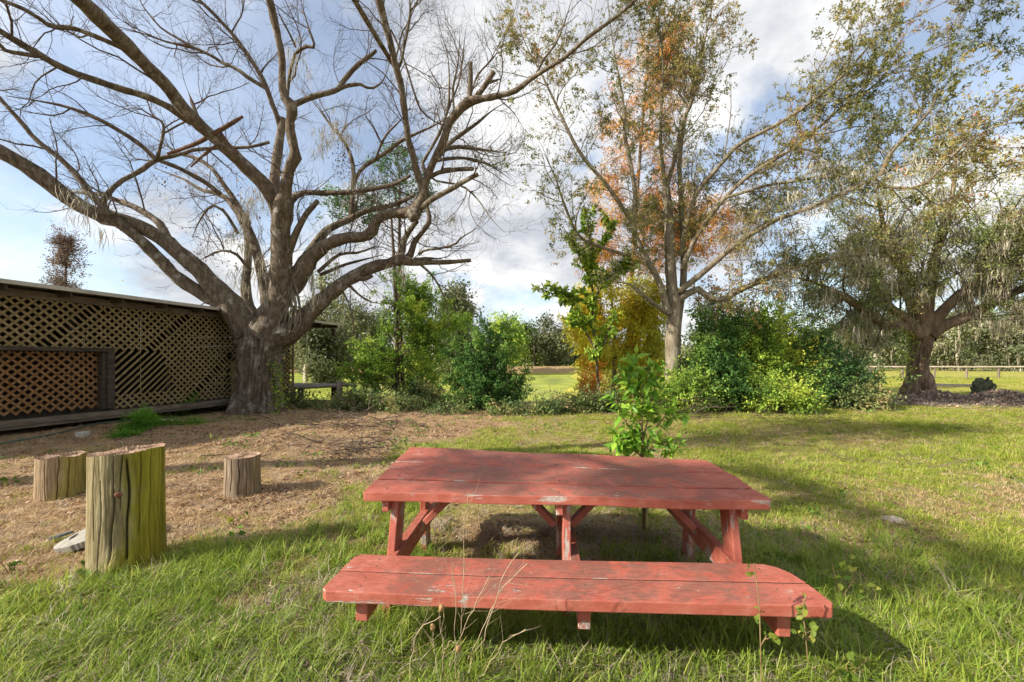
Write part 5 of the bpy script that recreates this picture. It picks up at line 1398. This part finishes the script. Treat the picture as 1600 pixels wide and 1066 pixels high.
# ------------------------------------------------------------------ grass, straw and dead leaves (stuff, instanced)
def tuft(name, mat, nb, h, w, lean, seed, flat=0.0, rad=.05):
    rng = np.random.default_rng(seed)
    V, F, T = [], [], []
    n = 0
    for b_ in range(nb):
        an_ = rng.uniform(0, 6.28); ln = rng.uniform(.2, 1) * lean; hh = h * rng.uniform(.45, 1); q = rad * math.sqrt(rng.random())
        o_ = np.array([q * math.cos(rng.uniform(0, 6.28)), q * math.sin(rng.uniform(0, 6.28)), 0])
        dv = np.array([math.cos(an_), math.sin(an_), 0]); sv = np.array([-dv[1], dv[0], 0]); tint = rng.random()
        tw = rng.normal(0, .25)
        prev = o_.copy(); el = math.pi / 2 - rng.uniform(0, .5) * lean - flat
        ring = []
        S = 4
        for s in range(S + 1):
            t = s / S; ww = w * (1 - t ** 1.6) * .5
            ring.append((prev - sv * ww, prev + sv * ww))
            prev = prev + (dv * math.cos(el) + np.array([0, 0, 1]) * math.sin(el) + sv * tw * t) * hh / S
            el -= ln * .55 * (1 - flat * .5)
            prev[2] = max(prev[2], .004 + .002 * b_ % .01)
        for s in range(S):
            V += [ring[s][0], ring[s][1]]
        V += [prev * 0 + (ring[S][0] + ring[S][1]) / 2]
        for s in range(S - 1):
            a_ = n + s * 2; F.append((a_, a_ + 1, a_ + 3)); F.append((a_, a_ + 3, a_ + 2))
        a_ = n + (S - 1) * 2; F.append((a_, a_ + 1, a_ + 2))
        T += [tint] * (2 * S + 1); n += 2 * S + 1
    return np_mesh(name, V, np.array(F), mat, False, T)
def litter(name, mat, nb, L, seed):
    rng = np.random.default_rng(seed)
    pos = rng.standard_normal((nb, 3)) * np.array([.06, .06, 0]); pos[:, 2] = rng.uniform(.004, .02, nb)
    d = rng.standard_normal((nb, 3)) * np.array([1, 1, .15])
    v, f = leaf_geo(rng, pos, d, (L * .6, L), .5, 0, .1, .3)
    return np_mesh(name, v, f, mat, False, np.repeat(rng.random(nb), 4))
def gn_scatter(name, label, meshes, pts, rot, scl, cat):
    col = bpy.data.collections.new(name + '_kinds')
    for i, me in enumerate(meshes):
        col.objects.link(bpy.data.objects.new('%s_kind_%02d' % (name, i), me))
    rng = np.random.default_rng(len(pts))
    me = bpy.data.meshes.new(name); me.vertices.add(len(pts)); me.vertices.foreach_set('co', np.asarray(pts, np.float32).ravel())
    a = me.attributes.new('rot', 'FLOAT_VECTOR', 'POINT'); a.data.foreach_set('vector', np.asarray(rot, np.float32).ravel())
    a = me.attributes.new('scl', 'FLOAT_VECTOR', 'POINT'); a.data.foreach_set('vector', np.asarray(scl, np.float32).ravel())
    a = me.attributes.new('pick', 'INT', 'POINT'); a.data.foreach_set('value', rng.integers(0, len(meshes), len(pts)).astype(np.int32))
    o = bpy.data.objects.new(name, me); C.objects.link(o)
    ng = bpy.data.node_groups.new(name, 'GeometryNodeTree')
    ng.interface.new_socket('Geometry', in_out='INPUT', socket_type='NodeSocketGeometry')
    ng.interface.new_socket('Geometry', in_out='OUTPUT', socket_type='NodeSocketGeometry')
    gi = ng.nodes.new('NodeGroupInput'); go = ng.nodes.new('NodeGroupOutput')
    ci = ng.nodes.new('GeometryNodeCollectionInfo'); ci.inputs['Collection'].default_value = col
    ci.inputs['Separate Children'].default_value = True; ci.inputs['Reset Children'].default_value = True
    ip = ng.nodes.new('GeometryNodeInstanceOnPoints'); ip.inputs['Pick Instance'].default_value = True
    def na(nm, dt):
        q = ng.nodes.new('GeometryNodeInputNamedAttribute'); q.data_type = dt; q.inputs['Name'].default_value = nm
        return q.outputs['Attribute']
    ng.links.new(gi.outputs[0], ip.inputs['Points']); ng.links.new(ci.outputs[0], ip.inputs['Instance'])
    ng.links.new(na('pick', 'INT'), ip.inputs['Instance Index'])
    ng.links.new(na('rot', 'FLOAT_VECTOR'), ip.inputs['Rotation']); ng.links.new(na('scl', 'FLOAT_VECTOR'), ip.inputs['Scale'])
    ng.links.new(ip.outputs[0], go.inputs[0])
    md = o.modifiers.new('scatter', 'NODES'); md.node_group = ng
    return tag(o, label, cat, kind='stuff')
rng = np.random.default_rng(100)
def field(n, d0, d1, power=1.0, margin=1.5, xmin=None, xmax=None):
    d = d0 + (d1 - d0) * rng.random(n) ** power
    hw = d * 1.27 + margin
    x = rng.uniform(-1, 1, n) * hw
    return x, d
def place(x, y, s, tilt=.15):
    pts = np.stack([x, y, ground_z(x, y) - .004], 1)
    rot = np.stack([rng.normal(0, tilt, len(x)), rng.normal(0, tilt, len(x)), rng.uniform(0, 6.28, len(x))], 1)
    return pts, rot, s
def xyz(s, hz=1.0): return np.stack([s, s, s * hz], 1)
# clear of the stumps
def clear(x, y):
    ok = np.ones(len(x), bool)
    for cx, cy_, r in ((-2.98, 3.18, .24), (-5.12, 4.66, .23), (-3.17, 4.82, .21), (-7.85, 12.6, 1.0), (16.3, 16.3, .6)):
        ok &= np.hypot(x - cx, y - cy_) > r
    ok &= pond_mask(x, y) < .25
    ok &= ~((x < -10 + .25 * (y - 8) + .15) & (y < 19))
    return ok
# short lawn
green = [tuft('lawn_tuft_%d' % i, M_gr1, 18, .095, .0052, 1.4, 300 + i, .05, .06) for i in range(5)]
X, Y = [], []
for n, a_, b_ in ((17000, 1.3, 3.5), (23000, 3.0, 7.0), (24000, 6.5, 14), (20000, 13, 40)):
    x, y = field(n, a_, b_); X.append(x); Y.append(y)
x = np.concatenate(X); y = np.concatenate(Y)
pr = 1 - .97 * dirt_mask(x, y)
patch = fnoise(x, y, .8, 31)
pr = pr * np.clip(.35 + (patch - .35) * 2.6, .18, 1)
pr = pr * (1 - .65 * np.exp(-((x - .4) / 1.2) ** 2 - ((y - 1.75) / .4) ** 2)) * (1 - .4 * np.exp(-((x + 2.4) / 1.0) ** 2 - ((y - 2.5) / .5) ** 2))
ok = (rng.random(len(x)) < pr) & clear(x, y); x, y = x[ok], y[ok]; patch = patch[ok]
s = rng.uniform(.5, 1.25, len(x)) * np.clip(.25 + patch * 1.5, .55, 1.5) * np.interp(y, [0, 6, 14, 40], [1, 1.05, 1.5, 3.0])
gn_scatter('lawn_grass', 'short yellow green lawn grass over the open yard', green, *place(x, y, xyz(s, 1.0) * np.stack([np.ones(len(x)), np.ones(len(x)), np.interp(y, [0, 14, 40], [1, .75, .4])], 1)), 'grass')
# dry straw lawn thatch everywhere, thick on the dirt
straw = [tuft('straw_tuft_%d' % i, M_str, 14, .11, .0036, 1.6, 330 + i, .9, .07) for i in range(4)] + [tuft('straw_tuft_g%d' % i, M_gstr, 12, .12, .0036, 1.5, 340 + i, .8, .07) for i in range(2)]
X, Y = [], []
for n, a_, b_ in ((13000, 1.3, 4), (16000, 3.5, 8), (11000, 7.5, 16)):
    x, y = field(n, a_, b_); X.append(x); Y.append(y)
x = np.concatenate(X); y = np.concatenate(Y)
dm = dirt_mask(x, y)
pr = np.clip(.52 + .6 * dm + 1.3 * (fnoise(x, y, 1.1, 50) - .5), 0, 1)
ok = (rng.random(len(x)) < pr) & clear(x, y); x, y = x[ok], y[ok]
s = rng.uniform(.6, 1.3, len(x)) * np.interp(y, [0, 5, 16], [.85, 1.0, 1.6])
gn_scatter('dry_straw', 'dry tan straw and thatch lying over the dirt', straw, *place(x, y, xyz(s, .9), .2), 'straw')
dryl = [tuft('dry_lawn_tuft_%d' % i, M_str, 15, .085, .0042, 1.5, 350 + i, .25, .06) for i in range(4)]
X, Y = [], []
for n, a_, b_ in ((9000, 1.3, 3.5), (12000, 3.0, 7.0), (12000, 6.5, 15), (6000, 14, 34)):
    x, y = field(n, a_, b_); X.append(x); Y.append(y)
x = np.concatenate(X); y = np.concatenate(Y)
pr = np.clip((fnoise(x, y, .65, 131) - .35) * 4.0 + .9 * np.exp(-((x - .4) / 1.3) ** 2 - ((y - 1.8) / .5) ** 2) + .5 * np.exp(-((x + 2.4) / 1.0) ** 2 - ((y - 2.5) / .5) ** 2), .2, 1) * np.clip(.55 + .5 * dirt_mask(x, y), 0, 1)
ok = (rng.random(len(x)) < pr) & clear(x, y); x, y = x[ok], y[ok]
s = rng.uniform(.6, 1.3, len(x)) * np.interp(y, [0, 6, 14, 40], [1, 1.05, 1.5, 2.4])
gn_scatter('dry_lawn_grass', 'bleached tan dead grass mixed through the lawn in patches', dryl, *place(x, y, xyz(s, 1.0) * np.stack([np.ones(len(x)), np.ones(len(x)), np.interp(y, [0, 14, 40], [1, .75, .45])], 1)), 'grass')
# long grass under and around the table and in the left foreground
tall = [tuft('long_tuft_%d' % i, M_gr2, 15, .26, .007, 1.25, 360 + i, .05, .05) for i in range(4)]
tallb = [tuft('long_dry_tuft_%d' % i, M_gstr, 16, .26, .0045, 1.7, 370 + i, .25, .06) for i in range(3)]
def blobpts(n, c, r): return rng.normal(c[0], r[0], n), rng.normal(c[1], r[1], n)
parts = [blobpts(90, (-1.5, 3.5), (.25, .3)), blobpts(80, (-1.3, 4.4), (.3, .4)), blobpts(110, (-2.4, 2.75), (.5, .12)), blobpts(420, (.3, 2.05), (.85, .22)), (rng.uniform(-1.0, 1.7, 420), rng.normal(2.30, .09, 420)), (rng.uniform(-3.2, 3.6, 700), rng.uniform(1.3, 2.6, 700)), blobpts(180, (2.9, 2.2), (.4, .25)), blobpts(150, (-1.15, 2.55), (.16, .35)), blobpts(240, (1.9, 2.7), (.28, .5)), blobpts(260, (2.35, 2.9), (.4, .5)), blobpts(170, (-2.1, 2.25), (.35, .2)), blobpts(240, (-1.6, 1.75), (.45, .2)),
         blobpts(130, (-2.1, 3.05), (.3, .12)), blobpts(40, (1.0, 3.3), (.3, .12)), blobpts(160, (1.9, 2.05), (.4, .3)), blobpts(60, (-.75, 3.2), (.12, .2)), blobpts(220, (1.6, 1.75), (.5, .25)), blobpts(150, (-.3, 1.7), (.4, .12)), blobpts(120, (3.2, 3.0), (.5, .4))]
x = np.concatenate([p[0] for p in parts]); y = np.concatenate([p[1] for p in parts])
ok = clear(x, y) & (y > 1.25); x, y = x[ok], y[ok]
gn_scatter('long_grass', 'long unmown green grass around the table legs', tall, *place(x, y, xyz(rng.uniform(.4, 1.1, len(x)), 1), .2), 'grass')
parts = [(rng.uniform(-3.2, 3.4, 800), rng.uniform(1.3, 3.0, 800)), blobpts(160, (.2, 1.6), (.9, .12)), blobpts(300, (.5, 1.75), (.75, .2)), blobpts(240, (.4, 2.15), (.9, .2)), blobpts(120, (-1.9, 1.9), (.5, .3)), blobpts(260, (.6, 3.6), (.7, .35)), blobpts(140, (1.4, 1.6), (.4, .2)), blobpts(90, (2.6, 2.3), (.5, .5)), blobpts(70, (-.9, 2.0), (.3, .3))]
x = np.concatenate([p[0] for p in parts]); y = np.concatenate([p[1] for p in parts])
ok = clear(x, y) & (y > 1.25); x, y = x[ok], y[ok]
gn_scatter('long_dry_grass', 'long dry bleached grass under and before the bench', tallb, *place(x, y, xyz(rng.uniform(.5, 1.1, len(x)), .9), .25), 'grass')
# dead leaves on the dirt
lit = [litter('dead_leaf_patch_%d' % i, M_dleaf, 7, .055, 380 + i) for i in range(4)]
X, Y = [], []
for n, a_, b_ in ((7000, 1.3, 5), (9000, 4.5, 9), (9000, 8.5, 16)):
    x, y = field(n, a_, b_); X.append(x); Y.append(y)
x = np.concatenate(X); y = np.concatenate(Y)
pr = np.clip(.05 + .55 * dirt_mask(x, y) * np.clip((fnoise(x, y, .9, 70) - .3) * 2.4, .1, 1), 0, 1)
ok = (rng.random(len(x)) < pr) & clear(x, y); x, y = x[ok], y[ok]
gn_scatter('dead_leaves', 'brown dead leaves scattered over the dirt', lit, *place(x, y, xyz(rng.uniform(.6, 1.3, len(x)) * np.interp(y, [0, 8, 16], [.9, 1.1, 1.5])), .1), 'leaf litter')
# leafy ground weeds
LM_gw = leaf_mat('ground_weed_leaf', [(0, (.05, .11, .02)), (.6, (.12, .2, .035)), (1, (.24, .3, .06))], .35)
gw = [litter('ground_weed_%d' % i, LM_gw, 12, .06, 400 + i) for i in range(3)]
x, y = field(2600, 1.4, 13); pr = np.clip((fnoise(x, y, .7, 90) - .5) * 3, 0, 1)
ok = (rng.random(len(x)) < pr) & clear(x, y); x, y = x[ok], y[ok]
gn_scatter('ground_weeds', 'small broadleaf weeds dotted through the grass', gw, *place(x, y, xyz(rng.uniform(.5, 1.2, len(x)), 2.2), .15), 'weeds')

# ------------------------------------------------------------------ dry weed stalks and vines at the bench
M_stalk = bark_mat('dry_stalk', (.25, .18, .11), (.42, .33, .22), (.58, .48, .36), None, 20, .1)
m = NT('seed_head'); M_head = m.done((.30, .18, .08), .9)
def weed_stalks(label, px, d, nt, seed, heads=()):
    rng = np.random.default_rng(seed)
    lim = [limb([(a, b_, c) for a, b_, c in L], d, d, 12) for L in px]
    root = empty('dry_weed', (lim[0][0][0][0], d, 0), label, 'weed', 'dry weed stalks before the bench')
    sp, sr = stack(lim, 12); sr = np.maximum(sr * .38, .0007); sp = sp + rng.standard_normal(sp.shape) * .004
    g = Geo(); v, f = tubes(sp, sr, 5); g.add(v, f)
    tp, tr = spawn(rng, sp, sr, nt, .3, 1, (20, 55), (.06, .22), 5, .15, .05, .008, .6, rmin=.0008)
    v, f = tubes(tp, tr, 3); g.add(v, f); g.obj('stalks', M_stalk, root)
    for u, v_ in heads:
        blob('seed_head', P(u, v_, d), (.011, .011, .015), M_head, root, 0, u, 2, .4)
weed_stalks('forked dry weed stalk with three brown seed heads before the bench', [[(690, 1075, 1.3), (693, 1000, 1.1), (690, 955, 1)], [(683, 1050, 1.2), (678, 1010, 1), (676, 985, .9)], [(692, 1020, 1), (705, 1000, .9), (715, 1012, .8)]], 1.72, 6, 1, ((690, 950), (676, 980), (716, 1014)))
weed_stalks('tall thin dry weed crossing the bench left of its middle', [[(718, 1070, 1), (722, 960, .9), (726, 850, .7), (730, 770, .5)], [(712, 1060, .9), (712, 950, .7), (708, 880, .4)]], 1.76, 26, 2)
weed_stalks('branching dry weed leaning right across the bench front', [[(730, 1050, 1.1), (760, 980, .9), (785, 905, .7), (810, 865, .4)], [(735, 1030, 1), (765, 960, .8), (800, 900, .5), (825, 880, .4)], [(700, 1040, .9), (735, 960, .7), (765, 900, .4)]], 1.74, 22, 3)
weed_stalks('dry straw weed bending right below the bench', [[(750, 1060, 1), (790, 1000, .8), (820, 985, .6)], [(640, 1060, .9), (650, 990, .7), (690, 965, .5)]], 1.70, 10, 4)
LM_vine = leaf_mat('round_vine_leaf', [(0, (.07, .13, .02)), (.5, (.16, .22, .03)), (1, (.33, .33, .06))], .45, .5, True, gain=1.1)
vine_leaf = [leaf_proto('vine_leaf_a', .038, .028, LM_vine, .16), leaf_proto('vine_leaf_b', .028, .019, LM_vine, .2)]
def vine(label, pxs, d, nl, seed, nt=4, sc=(.7, 1.3), tw=(.03, .10)):
    st = [(p_, r_ * .6) for p_, r_ in (limb(L, d, d, 12) for L in pxs)]
    leafy('bench_vine', label, 'vine', (st[0][0][0][0], d, 0), st, nt, nl, vine_leaf, M_sapb, seed, tw, sc, 'leafy vines at the bench', tipbias=.0)
vine('thin reddish vine stem with pale round leaves crossing the bench right of middle', [[(1190, 1070, 1.0), (1188, 1000, 1), (1186, 940, .9), (1178, 880, .6)], [(1188, 1010, .7), (1200, 990, .5)]], 1.80, 17, 1)
vine('leafy vine climbing over the bench near its right end', [[(1262, 1030, 1.0), (1258, 985, .9), (1254, 950, .8), (1260, 930, .6)], [(1260, 1000, .8), (1275, 985, .5)]], 1.82, 22, 2)
vine('low round leaved vine on the grass below the bench corner', [[(1330, 1070, .9), (1340, 1045, .8), (1358, 1028, .6)], [(1330, 1066, .8), (1322, 1040, .6)]], 1.95, 13, 3, sc=(.9, 1.6))
vine('scrambling vine with dull leaves beyond the bench end', [[(1320, 960, .8), (1310, 920, .8), (1300, 880, .6)], [(1322, 950, .8), (1345, 925, .6)], [(1318, 930, .7), (1335, 905, .5)]], 2.6, 26, 4, 8, (1.0, 1.9), (.06, .2))
# little sprigs of weeds on the dirt at left
for k, (u, v_, lab) in enumerate(((15, 900, 'dark small weed sprig at the left frame edge'), (140, 900, 'small green sprig at the tall stump foot'), (365, 828, 'tiny green sprig in front of the small stump'), (345, 705, 'pale sprig behind the small grey stump'), (12, 770, 'low sprig left of the brown stump'))):
    b_ = G(u, v_)
    st = [limb([(u, v_, 1), (u + dx * .5, v_ - 12, .8), (u + dx, v_ - 22, .5)], b_[1], b_[1], 8) for dx in (-14, 0, 12)]
    leafy('weed_sprig', lab, 'weed', b_, st, 3, 10, vine_leaf, M_sapb, 40 + k, (.03, .08), (.9 * b_[1] / 3.2, 1.6 * b_[1] / 3.2), 'sprigs on the dirt', tipbias=.1)

# ------------------------------------------------------------------ bare tree outside the frame whose shade falls on the table and lawn
sh = empty('shade_tree', (-8.9, 4.0, 0), 'tall thinly leaved tree standing left of the frame and shading the yard', 'tree')
rng = np.random.default_rng(66)
g = Geo()
ST = [[(-8.9, 4.0, -.1, .26), (-8.95, 3.9, 3, .22), (-8.8, 3.6, 6, .18), (-8.6, 3.5, 9.5, .08)],
      [(-8.85, 3.7, 5.6, .12), (-9.2, 1.4, 7.8, .10), (-8.9, -.4, 8.1, .08), (-8.65, -1.9, 8.0, .05)],
      [(-8.85, 3.7, 5.0, .10), (-9.4, 1.2, 6.4, .08), (-8.7, -.6, 6.9, .06), (-8.3, -1.6, 7.2, .03)],
      [(-9.4, 1.2, 6.4, .07), (-9.8, 0, 6.8, .055), (-9.7, -1.2, 7.1, .03)],
      [(-8.8, 3.6, 6.5, .12), (-7.6, 3.4, 9, .09), (-6.6, 3.2, 10.5, .04)], [(-8.8, 3.6, 7, .1), (-9.8, 2.6, 9, .08), (-10.8, 1.8, 9.8, .04)]]
lm = []
for L in ST:
    q = catmull(np.array(L, float), 14); lm.append((q[:, :3], q[:, 3]))
sp, sr = stack(lm)
v, f = tubes(sp, sr, 8); g.add(v, f)
t1, r1 = spawn(rng, sp[1:], sr[1:], 90, .3, 1, (30, 70), (.4, 1.4), 6, .2, .03, .014)
v, f = tubes(t1, r1, 4); g.add(v, f)
g.obj('trunk', M_limb, sh, True)
pos = np.concatenate([np.array(c) + rng.standard_normal((n, 3)) * np.array(r) for c, r, n in
     (((-8.56, -.95, 7.0), (.22, .16, .16), 420), ((-8.4, -1.25, 7.1), (.16, .14, .16), 200), ((-9.75, -.7, 6.95), (.15, .13, .16), 340), ((-8.9, 0, 8.05), (.2, .9, .12), 700), ((-8.65, -1.7, 8.0), (.3, .3, .15), 260),
      ((-7.6, 3.5, 9.8), (1.1, .7, .5), 3600), ((-9.9, 2.6, 9.3), (.8, .6, .4), 1300), ((-6.4, 3.2, 10.4), (.7, .4, .4), 1500))])
v, f = leaf_geo(rng, pos, rng.standard_normal(pos.shape), (.10, .17), .5)
np_obj('crown', v, f, LM_olive, sh, False, np.repeat(rng.random(len(pos)), 4))
